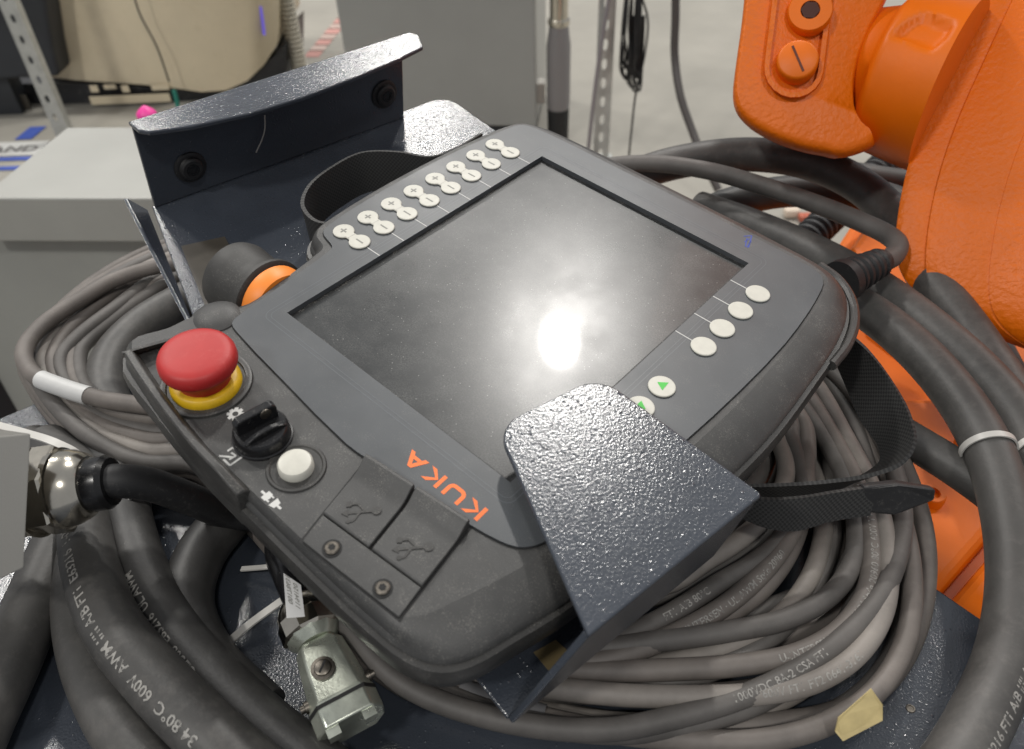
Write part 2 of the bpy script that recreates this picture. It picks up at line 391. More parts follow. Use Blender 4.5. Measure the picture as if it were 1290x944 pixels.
# ------------------------------------------------------------------ background things
# tall grey panel cabinet
bp0 = atz(452, 178, 0); bp1 = atz(676, 182, 0)
pc = thing('grey_cabinet', 'tall plain grey sheet metal cabinet behind the holder', 'cabinet')
ex = (bp1 - bp0); wpx = ex.length; ex.normalize(); ey = V((-ex.y, ex.x, 0))
def fb(o, a, b, z): return o + ex * a + ey * b + V((0, 0, z))
def slabf(o, x0, x1, y0, y1, z0, z1):
    return [fb(o, x, y, z) for x in (x0, x1) for y in (y0, y1) for z in (z0, z1)], [(0, 1, 3, 2), (4, 6, 7, 5), (0, 4, 5, 1), (2, 3, 7, 6), (0, 2, 6, 4), (1, 5, 7, 3)]
v, f = slabf(bp0, 0, wpx, 0, 420, 60, 1900); bevel(mesh('cabinet_shell', v, f, PANEL, pc, sharp=None), 6, 2)
v, f = slabf(bp0, 15, wpx - 15, 15, 400, 0, 60); mesh('plinth', v, f, DARKB, pc, sharp=None)

# light grey enclosure with a lidded top, at the left
zt = 700.0
q0, q1 = atz(-60, 250, zt), atz(205, 250, zt)
ex = (q1 - q0).normalized(); ey = V((-ex.y, ex.x, 0)); wl = (q1 - q0).length
en = thing('grey_enclosure', 'light grey steel enclosure with an overhanging lid behind the brown cable coil', 'enclosure')
dep = (atz(150, 160, zt) - q0).dot(ey); far_left = (atz(85, 160, zt) - q0).dot(ex)
pA_ = atz(0, 228, zt) - q0; pA = (pA_.dot(ex), pA_.dot(ey))
lid = [(5, 0), (wl + 120, 0), (wl + 120, dep), (far_left, dep), pA]
drop = 62
v, f = prism(lid, -drop, 0, (ex, ey, V((0, 0, 1))), q0); bevel(mesh('lid', v, f, GREYP, en, sharp=None), 2.5, 2)
body = [(-160, 22), (wl + 100, 22), (wl + 100, dep - 10), (far_left + 10, dep - 10), (pA[0] + 18, pA[1]), (-160, 60)]
v, f = prism(body, -zt, -drop - 0.5, (ex, ey, V((0, 0, 1))), q0); bevel(mesh('enclosure_body', v, f, mat('grey_paint_body', (0.30, 0.305, 0.285), 0.45, var=0.06, vscale=6), en, sharp=None), 2, 2)

# slotted angle posts (real slots)
def slotted_post(name, label, base, axis_x, wdt, flange, height, pitch, sw, sl, m, group='slotted posts'):
    root = thing(name, label, 'post', None, group)
    ax = V(axis_x).normalized(); ay = V((-ax.y, ax.x, 0)); g = G(); z = 0.0
    while z < height - 1:
        c8 = []
        for k in range(8):
            a = math.pi / 8 + k * math.pi / 4; cx, cz = math.cos(a), math.sin(a)
            c8.append((wdt / 2 + sw / 2 * max(-1, min(1, cx * 1.25)), z + pitch / 2 + sl / 2 * max(-1, min(1, cz * 1.1))))
        o8 = [(wdt, z + pitch * .75), (wdt * .75, z + pitch), (wdt * .25, z + pitch), (0, z + pitch * .75), (0, z + pitch * .25), (wdt * .25, z), (wdt * .75, z), (wdt, z + pitch * .25)]
        vs = []; fs = []
        for y in (0, 3):
            for p in o8 + c8: vs.append(V(base) + ax * p[0] + ay * y + V((0, 0, p[1])))
        cor = [(wdt, z + pitch), (0, z + pitch), (0, z), (wdt, z)]
        for y in (0, 3):
            for p in cor: vs.append(V(base) + ax * p[0] + ay * y + V((0, 0, p[1])))
        for s in (0, 1):
            b = s * 16
            for k in range(8): fs.append((b + k, b + (k + 1) % 8, b + 8 + (k + 1) % 8, b + 8 + k))
            for ci, (i, j) in enumerate(((0, 1), (2, 3), (4, 5), (6, 7))): fs.append((b + i, 32 + s * 4 + ci, b + j))
        for k in range(8): fs.append((8 + k, 8 + (k + 1) % 8, 24 + (k + 1) % 8, 24 + k))
        g.add(vs, fs); z += pitch
    g.mesh('slotted_flange', m, root, sharp=None)
    side = G(); side.add(*boxg(V(base) + ax * (wdt + 1.5) + ay * (flange / 2) + V((0, 0, height / 2)), (3, flange, height), (ax, ay, V((0, 0, 1)))))
    side.mesh('plain_flange', m, root, sharp=None)
    ft = G(); ft.add(*boxg(V(base) + ax * wdt / 2 + ay * flange / 2 + V((0, 0, 2)), (wdt + 40, flange + 40, 4), (ax, ay, V((0, 0, 1))))); ft.mesh('foot_plate', m, root, sharp=None)
    return root
pb = atz(747, 205, 0)
slotted_post('slotted_post', 'galvanised slotted steel post hung with a bundle of black cables', pb, (1, 0.06, 0), 46, 30, 1500, 56, 15, 30, GALV)
pl = atz(96, 160, 0) + V((0, -150, 0))
slotted_post('slotted_post', 'galvanised slotted steel post standing in front of the cream body', pl, (1, 0.1, 0), 46, 40, 1700, 64, 13, 26, GALV)

# cream vehicle-like body with black skirt
y_c = 2750.0
def aty(x, y, Y):
    d = ray((x, y)); k = (Y - CAM.y) / d.y; return CAM + d * k
cr = thing('cream_body', 'cream painted machine body with scuffed black skirt behind the slotted post', 'machine')
up = []
def profile_strip(name, pxrow_top, pxrow_bot, Y, thick, m, bulge=0.0, parent=cr):
    g = G(); a = [aty(x, y, Y) for x, y in pxrow_top]; b = [aty(x, y, Y) for x, y in pxrow_bot]; n = len(a); vs = []
    for i in range(n):
        dy = bulge * (1 - (2 * i / (n - 1) - 1) ** 2)
        for p, yy in ((a[i], -dy), (b[i], -dy * 0.6), (b[i], thick), (a[i], thick)): vs.append((p.x, p.y + yy, p.z))
    fs = []
    for i in range(n - 1):
        for k in range(4): fs.append((i * 4 + k, i * 4 + (k + 1) % 4, i * 4 + 4 + (k + 1) % 4, i * 4 + 4 + k))
    fs += [(0, 3, 2, 1), (n * 4 - 4, n * 4 - 3, n * 4 - 2, n * 4 - 1)]
    return g.add(vs, fs).mesh(name, m, parent, sharp=50)
xs = [60, 100, 150, 190, 225, 260, 290, 315, 335, 348]
bot = [97, 98, 98, 99, 102, 107, 106, 96, 78, 58]
profile_strip('cream_panel', [(x, -140) for x in xs], list(zip(xs, bot)), y_c, 500, CREAM, 120)
xs2 = [-60, 0, 40, 80, 130, 180, 225, 260, 290, 320, 345, 360]
top2 = [108, 103, 99, 96, 97, 98, 101, 106, 105, 92, 70, 55]
bot2 = [158, 160, 160, 160, 161, 162, 163, 163, 162, 158, 148, 138]
profile_strip('black_skirt', list(zip(xs2, top2)), list(zip(xs2, bot2)), y_c + 30, 400, DARK, 90)
for (x0, x1, y0, y1) in ((112, 125, 108, 116), (130, 147, 107, 112), (152, 164, 108, 116), (190, 214, 108, 113), (112, 216, 122, 128), (0, 40, 121, 137)):
    p0 = aty(x0, y0, y_c - 80); p1 = aty(x1, y1, y_c - 80)
    v, f = boxg((p0 + p1) / 2, (p1.x - p0.x, 3, p0.z - p1.z)); mesh('scuff_strip', v, f, CREAM if x0 else BROWNP, cr, sharp=None)
tube('door_seam_wire', [aty(165, -20, y_c - 150), aty(175, 15, y_c - 150), aty(198, 60, y_c - 150), aty(213, 103, y_c - 140)], 3.2, DARK, cr)
tube('teal_tape', [aty(219, 114, y_c - 140), aty(222, 124, y_c - 140), aty(225, 140, y_c - 140)], 8, TEAL, cr)
lm = bpy.data.materials.new('blue_light'); lm.use_nodes = True; bb = lm.node_tree.nodes['Principled BSDF']; bb.inputs['Base Color'].default_value = (0.2, 0.15, 0.9, 1)
bb.inputs['Emission Color'].default_value = (0.25, 0.2, 1, 1); bb.inputs['Emission Strength'].default_value = 0.12
tube('blue_lamp', [aty(328, 8, y_c - 40), aty(331, 28, y_c - 40), aty(333, 44, y_c - 40)], 5, lm, cr)
# bottom legs of the cream body so that it stands on the floor
pf = aty(150, 153, y_c + 200); v, f = boxg((pf.x, y_c + 250, pf.z / 2 + 10), (1100, 260, pf.z + 20)); mesh('skirt_base', v, f, DARKB, cr, sharp=None)

# dark box left of it
db = thing('dark_machine_cover', 'dark blue-black plastic cover left of the cream body', 'cover')
p0 = aty(-120, -120, 2600); p1 = aty(72, 150, 2600)
g = G(); a = [aty(-130, -120, 2600), aty(38, -120, 2600), aty(66, 60, 2600), aty(74, 97, 2600), aty(-130, 108, 2600)]
g.add([(q.x, q.y, q.z) for q in a] + [(q.x, q.y + 120, q.z) for q in a], [(0, 1, 2, 3, 4), (9, 8, 7, 6, 5)] + [(i, (i + 1) % 5, 5 + (i + 1) % 5, 5 + i) for i in range(5)])
bevel(g.mesh('cover_shell', DARKB, db, sharp=None), 15, 3)
v, f = boxg((-1950, 2680, 300), (300, 80, 600)); mesh('cover_leg', v, f, DARKB, db, sharp=None)

# white column and ribbed conduit
cw = thing('white_column', 'narrow off-white column beside the ribbed conduit', 'column')
a = aty(349, 100, 2900); v, f = boxg((a.x, 2900, 900), (48, 60, 1800)); bevel(mesh('column_shaft', v, f, mat('offwhite', (0.55, 0.53, 0.47), 0.5), cw, sharp=None), 4, 2)
v, f = boxg((a.x, 2900, 4), (110, 120, 8)); mesh('column_foot', v, f, GALV, cw, sharp=None)
rc = aty(370, 50, 2850); g = []
zz = 0.0
while zz < 1700: g += [(zz, 22), (zz + 4, 32), (zz + 10, 32), (zz + 14, 22)]; zz += 17
v, f = lathe(g, (rc.x, rc.y, 0), (0, 0, 1), 20)
tag(mesh('ribbed_conduit', v, f, BEIGE, None, sharp=30), 'beige ribbed flexible conduit standing left of the tall grey cabinet', 'conduit')

# floor tape, floor sign
a, b = atz(392, 72, 2), atz(442, 12, 2); t = (b - a).normalized(); s_ = V((-t.y, t.x, 0))
n_t = 9; tp = thing('floor_tape', 'faded red and white hazard tape strip on the floor', 'tape')
for i in range(n_t):
    c0 = a.lerp(b, i / n_t); c1 = a.lerp(b, (i + .86) / n_t)
    mesh('tape_stripe', [c0 - s_ * 32, c0 + s_ * 32, c1 + s_ * 32 + t * 20, c1 - s_ * 32 + t * 20], [(0, 1, 2, 3)], REDW if i % 2 == 0 else mat('tape_pale', (0.44, 0.33, 0.29), 0.5), tp, sharp=None)
sg = thing('floor_sign', 'white sign lettered AND with blue stripes on the floor by the enclosure', 'sign')
a, b, c = atz(-70, 199, 3), atz(46, 195, 3), atz(48, 178, 3); ux = (b - a).normalized(); uy = (c - b).dot(V((-ux.y, ux.x, 0))); vy = V((-ux.y, ux.x, 0))
mesh('sign_plate', [a, b, b + vy * uy, a + vy * uy], [(0, 1, 2, 3)], WHITE, sg, sharp=None)
v, f = textmesh('AND', uy * 0.62); wx = max(q[0] for q in v)
mesh('sign_lettering', [b - ux * (wx * 1.12 - q[0] * 1.12 + 18) + vy * (q[1] + uy * .24) + V((0, 0, 2)) for q in v], f, mat('sign_ink', (0.12, 0.11, 0.11), 0.6), sg, sharp=None)
for k in (-0.35, -1.0):
    mesh('blue_stripe', [a + vy * uy * k, b + vy * uy * k, b + vy * uy * (k + .25), a + vy * uy * (k + .25)], [(0, 1, 2, 3)], BLUET, sg, sharp=None)
a, b = atz(18, 176, 3), atz(38, 160, 3); mesh('blue_stripe', [a, a + V((60, 0, 0)), b + V((60, 0, 0)), b], [(0, 1, 2, 3)], BLUET, sg, sharp=None)

# pink ball on the enclosure lid
a = atz(190, 160, zt - 6); v, f = lathe([(-14 + 28 * k / 12, 14 * math.sin(math.pi * k / 12)) for k in range(13)], (a.x, a.y, zt + 12), (0, 0, 1), 20)
tag(mesh('pink_ball', v, f, PINK, None, sharp=60), 'small bright pink ball on the enclosure lid behind the holder', 'ball')

# dark bin at the left edge
a = atz(-22, 470, 380); v, f = lathe([(0, 95), (520, 112), (540, 112), (545, 105)], (a.x - 60, a.y + 30, 0), (0, 0, 1), 32)
tag(mesh('dark_bin', v, f, DARKB, None, sharp=40), 'black round bin at the corner of the grey enclosure', 'bin')

# grey cylinder with chrome ring
cy_b = atz(703, 175, 0); sv = 0.0
cyl = thing('filter_cylinder', 'grey cylinder with chrome neck and black foot beside the tall grey cabinet', 'cylinder')
zc = lambda y: aty(705, y, cy_b.y).z
v, f = lathe([(0, 34), (zc(136), 36)], cy_b, (0, 0, 1), 28); mesh('black_foot', v, f, BLKM, cyl)
zb0, zb1 = zc(142), zc(32)
v, f = lathe([(zb0, 32), (zb0 + 30, 37), (zb0 + 60, 38), (zb1 - 60, 38), (zb1, 30)], cy_b, (0, 0, 1), 28); mesh('grey_sleeve', v, f, mat('sleeve_grey', (0.23, 0.22, 0.22), 0.4), cyl)
v, f = lathe([(zb1, 31), (zb1 + 6, 34), (zb1 + 18, 34), (zb1 + 22, 28), (zb1 + 200, 28)], cy_b, (0, 0, 1), 28); mesh('chrome_neck', v, f, NICK, cyl)
a = aty(675, 115, cy_b.y + 40); v, f = boxg((a.x, a.y, a.z), (60, 50, 70)); bevel(mesh('side_bracket', v, f, mat('offwhite2', (0.5, 0.48, 0.44), 0.5), cyl, sharp=None), 6, 2)

# thin cables by the post, bundle
yb = pb.y - 40
tag(tube('thin_cable', [aty(770, -20, yb), aty(757, 60, yb), aty(750, 110, yb), aty(742, 180, yb), aty(738, 215, yb)], 6, mat('mauve_cable', (0.24, 0.22, 0.23), 0.5))[0], 'thin grey cable running down left of the slotted post with the cable bundle', 'cable')
bn = thing('cable_bundle', 'bundle of thin black cables tied up on the slotted post', 'cable bundle')
for k in range(14):
    x = 786 + random.uniform(0, 20); e = 88 + random.uniform(-12, 20)
    tube('bundled_cable', [aty(x + 4, -30, yb), aty(x + random.uniform(-3, 6), 30, yb - random.uniform(0, 30)), aty(x - 2 + random.uniform(-3, 3), 70, yb - random.uniform(0, 30)), aty(x - 4, e, yb - 10), aty(x + 3, e + 8, yb), aty(x + 6, e - 20, yb + 10), aty(x + 8, 20, yb)], 3.4, BLKM, bn, sub=6, n=8)
tube('bundled_cable', [aty(806, -10, yb), aty(816, 25, yb), aty(812, 70, yb), aty(801, 118, yb), aty(796, 160, yb), aty(791, 210, yb)], 3.2, BLKM, bn, sub=6, n=8)
tag(tube('grey_hose', [aty(851, -60, 1900), aty(851, 20, 1900), aty(850, 70, 1900), aty(857, 120, 1850), aty(872, 165, 1800), aty(886, 200, 1750), aty(905, 240, 1700)], 11, mat('hose_grey', (0.075, 0.068, 0.065), 0.5))[0], 'dark grey hose hanging down in front of the pale floor', 'hose')
a = atz(996, 272, 4); lb = thing('floor_clip', 'small clear and red plastic clip lying on the floor beyond the pendant', 'clip')
v, f = boxg(a + V((0, 0, 12)), (42, 30, 24)); bevel(mesh('clear_half', v, f, mat('clip_clear', (0.65, 0.55, 0.45), 0.2), lb, sharp=None), 6, 2)
v, f = boxg(a + V((30, -28, 10)), (36, 26, 20)); bevel(mesh('red_half', v, f, mat('clip_red', (0.45, 0.12, 0.07), 0.3), lb, sharp=None), 6, 2)

# ================================================================== ROBOT
# orange base casting beyond the cabinet
rb = thing('robot_pedestal', 'orange cast robot pedestal with ribs and bolts below the thick black cables', 'robot pedestal')
zt_ = 720.0
def poly_block(name, pix, z, depth, m, bev=6):
    pts = [atz(x, y, z) for x, y in pix]; v = [V((p.x, p.y, z)) for p in pts] + [V((p.x, p.y, z - depth)) for p in pts]; n = len(pts)
    fs = [tuple(range(n)), tuple(range(n, 2 * n))[::-1]] + [(i, (i + 1) % n, n + (i + 1) % n, n + i) for i in range(n)]
    return bevel(mesh(name, v, fs, m, rb, sharp=None), bev, 3)
poly_block('lower_casting', [(1126, 196), (1040, 330), (1010, 560), (1120, 760), (1330, 900), (1600, 760), (1500, 240)], 700, 700, ORANGEF, 10)
poly_block('upper_deck', [(1140, 215), (1070, 310), (1100, 372), (1170, 420), (1345, 500), (1420, 260)], 735, 34, ORANGEF, 9)
poly_block('front_cover', [(1130, 500), (1100, 640), (1120, 770), (1172, 760), (1266, 652), (1300, 560), (1240, 500)], 722, 21, ORANGEF, 7)
poly_block('side_cover', [(1188, 766), (1276, 664), (1400, 730), (1330, 900)], 722, 21, ORANGEF, 7)
for (x, y) in ((1172, 628), (1216, 566), (1105, 345)):
    z = 723
    if y < 400: z = 736
    a = atz(x, y, z); v, f = lathe([(-3, 9), (4, 9), (6, 8), (6, 5), (3, 4.5)], a, (0, 0, 1), 20); mesh('bolt', v, f, ORANGEF, rb)

# wrist of the arm hanging in at the top right
ra = thing('robot_wrist', 'orange cast robot wrist with two round plugs hanging over the black cables', 'robot arm')
aF = (M3 @ V((0.78, 0.42, -0.46))).normalized()                 # direction of the forearm, away from the wrist
SEC = [(1270, 0), (1235, 75), (1203, 147), (1181, 210), (1167, 270), (1161, 325), (1165, 358), (1182, 384), (1215, 408), (1290, 438), (1390, 452), (1480, 400), (1520, 270), (1500, 90), (1430, -60), (1350, -110), (1305, -70)]
S0 = catmull([atd(x, y, 485.0) for x, y in SEC], 4, True); nS = len(S0); cS = sum(S0, V((0, 0, 0))) / nS
def loft(name, secs, m, parent, sharp=40):
    v = []; f = []
    for s, k in secs: v += [cS + (p - cS) * k + aF * s for p in S0]
    for q in range(len(secs) - 1): f += [(q * nS + i, q * nS + (i + 1) % nS, (q + 1) * nS + (i + 1) % nS, (q + 1) * nS + i) for i in range(nS)]
    f += [tuple(range(nS))[::-1], tuple(range((len(secs) - 1) * nS, len(secs) * nS))]
    return mesh(name, v, f, m, parent, sharp)
loft('forearm', [(0, 0.93), (0.3, 0.965), (2, 0.99), (5, 1.0), (36, 1.0), (36.8, 0.988), (38.2, 0.988), (39, 1.0), (90, 1.0), (240, 0.98)], ORANGE, ra, 30)
loft('seal_ring', [(-20, 0.90), (-19.4, 0.945), (-17.5, 0.962), (-14, 0.966), (-4, 0.966), (1, 0.93)], ORANGE, ra, 35)
dC = atd(1114, 92, 512)
v, f = lathe([(-16, 36), (-3, 40), (0, 44.5), (1.5, 47), (4, 48.6)] + [(4 + 2 * k, 48.6 + 0.22 * k) for k in range(1, 19)], dC, aF, 110)
dim = atd(1146, 54, 478)
def dimple(p):
    d = V(p); u = (d - dim); a_ = abs(u.dot(rt)) / 17 + abs(u.dot(dn)) / 15 + 0.35 * max(0, u.dot(rt) - u.dot(dn)) / 17
    k = min(1, max(0, (1.05 - a_) / 0.30)); k = k * k * (3 - 2 * k)
    ax_ = dC + aF * (d - dC).dot(aF); return d + (ax_ - d).normalized() * (5.0 * k) if (d - dim).length < 40 else d
mesh('joint_dome', [dimple(p) for p in v], f, ORANGEF, ra, sharp=60)
# wrist block with rounded front
dB = 482.0
blk = [(1210, -330), (1190, -160), (1150, -70), (1118, 0), (1098, 40), (1084, 75), (1077, 110), (1079, 145), (1090, 170), (1104, 184), (1085, 195), (1058, 201), (1040, 197), (1018, 193), (985, 183), (955, 169), (936, 156), (925, 141), (921, 122), (925, 80), (932, 30), (938, -30), (944, -100), (955, -330)]
B0 = catmull([atd(x, y, dB) for x, y in blk], 3, True); nB = len(B0); cB = atd(1030, -20, dB)
v = []; f = []
for dd, k in ((-9, 0.91), (-8.4, 0.94), (-6, 0.965), (-2, 0.985), (4, 0.997), (12, 1.0), (70, 1.02), (92, 0.98), (100, 0.86)):
    v += [cB + (p - cB) * k + ray((1000, 165)).normalized() * (dd + 9) for p in B0]
nq = 9
for q in range(nq - 1): f += [(q * nB + i, q * nB + (i + 1) % nB, (q + 1) * nB + (i + 1) % nB, (q + 1) * nB + i) for i in range(nB)]
f += [tuple(range(nB))[::-1], tuple(range((nq - 1) * nB, nq * nB))]
mesh('wrist_block', v, f, ORANGE, ra, sharp=70)
v, f = lathe([(0, 50), (40, 50), (44, 56), (330, 60), (336, 54)], (268, 335, 1090), (0.05, 0.1, 1), 48); mesh('unseen_wrist_column', v, f, ORANGE, ra, sharp=40)  # unseen part above the frame, added for its orange reflection in the screen
def camdisc(px, d, prof, n=40, tilt=(0.25, -0.05)):
    ax = (-fw + rt * -tilt[0] + dn * tilt[1]).normalized(); return lathe(prof, atd(px[0], px[1], d), ax, n)
# raised oval boss round the plugs
def oval(pts, r, n=10):
    (x0, y0), (x1, y1) = pts; a = math.atan2(y1 - y0, x1 - x0); o = []
    for k in range(n + 1): t = a + math.pi / 2 + math.pi * k / n; o.append((x0 + r * math.cos(t), y0 + r * math.sin(t)))
    for k in range(n + 1): t = a - math.pi / 2 + math.pi * k / n; o.append((x1 + r * math.cos(t), y1 + r * math.sin(t)))
    return o
ov = oval(((1018, -60), (1000, 86)), 40); no = len(ov); ovi = oval(((1018, -60), (1000, 86)), 31)
v = [atd(x, y, dB + 3) for x, y in ov] + [atd(x, y, dB - 5) for x, y in oval(((1018, -60), (1000, 86)), 37)] + [atd(x, y, dB - 5) for x, y in ovi] + [atd(x, y, dB - 0.8) for x, y in ovi]
f = []
for k in range(3): f += [(k * no + i, k * no + (i + 1) % no, (k + 1) * no + (i + 1) % no, (k + 1) * no + i) for i in range(no)]
f.append(tuple(range(3 * no, 4 * no)))
mesh('plug_pocket', v, f, ORANGE, ra, sharp=50)
sp = thing  # (kept simple)
v, f = camdisc((1003, 83), dB - 1.5, [(0, 12), (8, 12), (9.5, 11.3), (10, 10.5), (10, 0.2)]); pg = mesh('slotted_plug', v, f, ORANGEF, ra)
a = (-fw - rt * .25 - dn * .05).normalized(); t1 = (dn * 0.93 + rt * 0.36).normalized(); t1 = (t1 - a * t1.dot(a)).normalized(); t2 = a.cross(t1)
v, f = boxg(atd(1003, 83, dB - 1.5) + a * 10.1, (17, 1.3, 0.5), (t1, t2, a)); mesh('slot', v, f, mat('slot_dark', (0.10, 0.015, 0.002), 0.6), pg, sharp=None)
v, f = camdisc((1019, 20), dB - 1.5, [(0, 13), (6, 13), (7.5, 12.2), (7.5, 5.6), (1, 5.4)]); pg2 = mesh('hex_plug', v, f, ORANGEF, ra)
v, f = camdisc((1019, 20), dB - 1.5, [(6.9, 5.55), (7.4, 5.55)], 6); mesh('hex_socket', v, f, mat('socket_dark', (0.05, 0.008, 0.001), 0.7), pg2)
# ribbed black conduit along the robot base
g = []; A0, A1 = atz(1135, 188, 770), atz(1000, 318, 745); LL = (A1 - A0).length; s = 0
while s < LL: g += [(s, 13), (s + 2.5, 16), (s + 5.5, 16), (s + 8, 13)]; s += 9
v, f = lathe(g, A0, A1 - A0, 24); tag(mesh('corrugated_conduit', v, f, BLKM, None, sharp=30), 'black corrugated conduit lying along the orange robot base', 'conduit')

# ================================================================== CABLES
# ---- thick rubber cables
def thick(label, pts, r, m=CBL, prints=(), name='power_cable', group='thick black power cables'):
    root = thing(name, label, 'cable', None, group)
    o, C = tube('jacket', [atz(*p) for p in pts], r, m, root, sub=12, n=24)
    for (s, size, s0, phi, rev) in prints: print_on(C, r, s, size, s0, phi, root, rev)
    return root, C
TXT = '80\u00b0C  600V  AWM I/II A/B FT1  E63216  1-1-10/56  CE'
thick('thick black power cable lettered AWM, middle of three beside the zinc connector',
      [(60, 560, 853), (104, 600, 860), (106, 655, 868), (114, 715, 873), (142, 790, 874), (190, 850, 872), (244, 906, 870), (310, 966, 866), (420, 1050, 862)], 11.6, CBL,
      [('34 80\u00b0C  600V  AWM I/II A/B FT1  E63216  1-01/98  CE', 6.2, 0.80, 0.05, True)])
thick('outermost thick black power cable of the three left of the zinc connector',
      [(40, 560, 850), (94, 610, 853), (98, 670, 853), (98, 740, 853), (108, 815, 853), (132, 880, 853), (172, 945, 853), (250, 1030, 853)], 11.6, CBL)
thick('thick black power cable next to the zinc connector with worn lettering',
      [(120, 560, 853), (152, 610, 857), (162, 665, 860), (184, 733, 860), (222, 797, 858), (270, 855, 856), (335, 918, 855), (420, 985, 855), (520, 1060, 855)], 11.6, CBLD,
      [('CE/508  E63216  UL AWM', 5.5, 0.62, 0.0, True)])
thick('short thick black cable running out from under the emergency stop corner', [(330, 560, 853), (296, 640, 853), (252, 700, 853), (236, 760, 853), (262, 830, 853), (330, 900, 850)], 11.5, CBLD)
thick('thick black cable dropping from behind the grey junction box', [(150, 560, 853), (108, 622, 853), (78, 680, 853), (45, 755, 853), (10, 838, 853), (-34, 930, 853), (-80, 1050, 853)], 12.5, CBL)
thick('dark grey thick cable inside the brown coil beside the holder', [(300, 350, 862), (235, 378, 862), (178, 412, 860), (142, 452, 858), (134, 496, 855), (170, 545, 853), (240, 580, 853)], 12, CBL)
# right hand side
thick('thick black cable arching over from behind the pendant to the robot wrist',
      [(760, 240, 860), (820, 214, 872), (880, 200, 880), (950, 195, 884), (1020, 205, 884), (1085, 235, 880), (1135, 285, 874), (1170, 350, 868), (1215, 410, 862), (1262, 480, 858), (1310, 560, 856)], 12.5, CBL)
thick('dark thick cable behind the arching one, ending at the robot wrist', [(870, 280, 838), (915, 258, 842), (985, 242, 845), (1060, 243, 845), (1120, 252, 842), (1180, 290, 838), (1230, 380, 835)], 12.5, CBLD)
thick('thick cable passing close under the plug side of the robot wrist', [(1010, 232, 838), (1060, 222, 842), (1110, 228, 842), (1165, 240, 838), (1230, 300, 830)], 11.5, CBL)
thick('thick black cable next to the zip tied one, running past the strain relief',
      [(880, 262, 852), (950, 287, 856), (1030, 322, 862), (1100, 362, 866), (1165, 410, 868), (1230, 468, 866), (1285, 535, 862), (1320, 620, 858)], 12.5, CBL)
_, CT = thick('thick black lettered cable held by the white zip tie, curving round the coil',
      [(960, 330, 850), (1030, 358, 858), (1090, 390, 866), (1145, 432, 870), (1200, 492, 870), (1242, 560, 867), (1268, 640, 862), (1279, 730, 857), (1270, 815, 854), (1243, 890, 853), (1195, 975, 853), (1120, 1060, 853)], 11.5, CBL,
      [('E63216 FT1 A/B I/II AWM 600V 80\u00b0C', 5.4, 0.90, -0.1, True)])
thick('thick grey cable crossing under the zip tied cable beside the strap buckle', [(1090, 520, 852), (1150, 556, 852), (1205, 590, 850), (1262, 632, 846), (1320, 690, 842)], 9.5, CBL)
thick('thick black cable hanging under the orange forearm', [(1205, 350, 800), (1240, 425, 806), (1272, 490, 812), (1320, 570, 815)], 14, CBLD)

# ---- the coil of thin pendant cable: closed turns, part of them hidden below the pendant
coil = thing('cable_coil', 'coil of thin grey-brown cable wound round under the pendant, lettered turns at its right', 'cable coil')
OUT = [(432, 800), (505, 866), (620, 915), (760, 942), (860, 942), (960, 932), (1040, 908), (1100, 868), (1143, 812), (1163, 740), (1160, 660), (1124, 560), (1062, 462)]
INN = [(480, 730), (560, 770), (670, 800), (760, 792), (830, 772), (905, 742), (962, 708), (1000, 668), (1016, 628), (1012, 588), (1002, 558), (990, 532), (975, 508)]
NL = 18
loops = []
for i in range(NL):
    lay = i % 3; t = min(1.0, max(0.0, (i // 3) / (NL // 3) + (0.0, 0.12, 0.22)[lay] * 0.9)); rnd = random.Random(i * 13 + 5)
    z = ZPL + 5.2 + 8.8 * lay
    jx, jy, jp = rnd.uniform(-4, 4), rnd.uniform(-4, 4), rnd.uniform(0, 6.28); jc = [0]
    def J(a):
        jc[0] += 1; return a * 0.7 * math.sin(jp + jc[0] * 0.55)
    left = [(200 + J(3), 312 + 52 * t), (122 + 30 * t + J(5), 352 + 48 * t + J(3)), (62 + 45 * t + J(4), 400 + 36 * t + J(4)), (28 + 70 * t + J(5), 446 + 10 * t + J(4)),
            (46 + 62 * t + J(4), 496 - 6 * t + J(5)), (104 + 42 * t + J(5), 560 - 48 * t + J(4)), (176 + 22 * t, 597 - 78 * t + J(4)), (246, 603 - 82 * t + J(4))]
    mid = [(310 + 10 * t, 655 - 70 * t), (375 + 30 * t, 730 - 50 * t)]
    ph = rnd.uniform(0, 6.28); amp = 0.15
    right = []
    for k, (a, b) in enumerate(zip(OUT, INN)):
        tt = t + amp * math.sin(ph + k * 0.55) * (1 if 0 < k < 12 else 0.4)
        tt = min(1.03, max(-0.02, tt))
        right.append((a[0] + (b[0] - a[0]) * tt, a[1] + (b[1] - a[1]) * tt))
    bk = [(985 - 20 * t, 420 + 30 * t), (880, 362 + 15 * t), (720, 322 + 15 * t), (540, 300 + 15 * t), (400, 288 + 15 * t), (290, 290 + 30 * t)]
    P = []
    for k, (x, y) in enumerate(left): P.append(atz(x, y, z + 2.0 * math.sin(ph + k * .7) + 1.5))
    for x, y in mid: P.append(atz(x, y, z))
    for k, (x, y) in enumerate(right): P.append(atz(x, y, z + 2.0 * math.sin(ph * 2 + k * .6) + 1.5))
    for x, y in bk: P.append(atz(x, y, z))
    m = (CBR, CBR2, CBR3, CBR, CBR2)[(i * 2 + lay) % 5]
    o, C = tube('cable_turn', P, 4.35, m, coil, sub=7, n=14, closed=True)
    loops.append((o, C, t, lay))
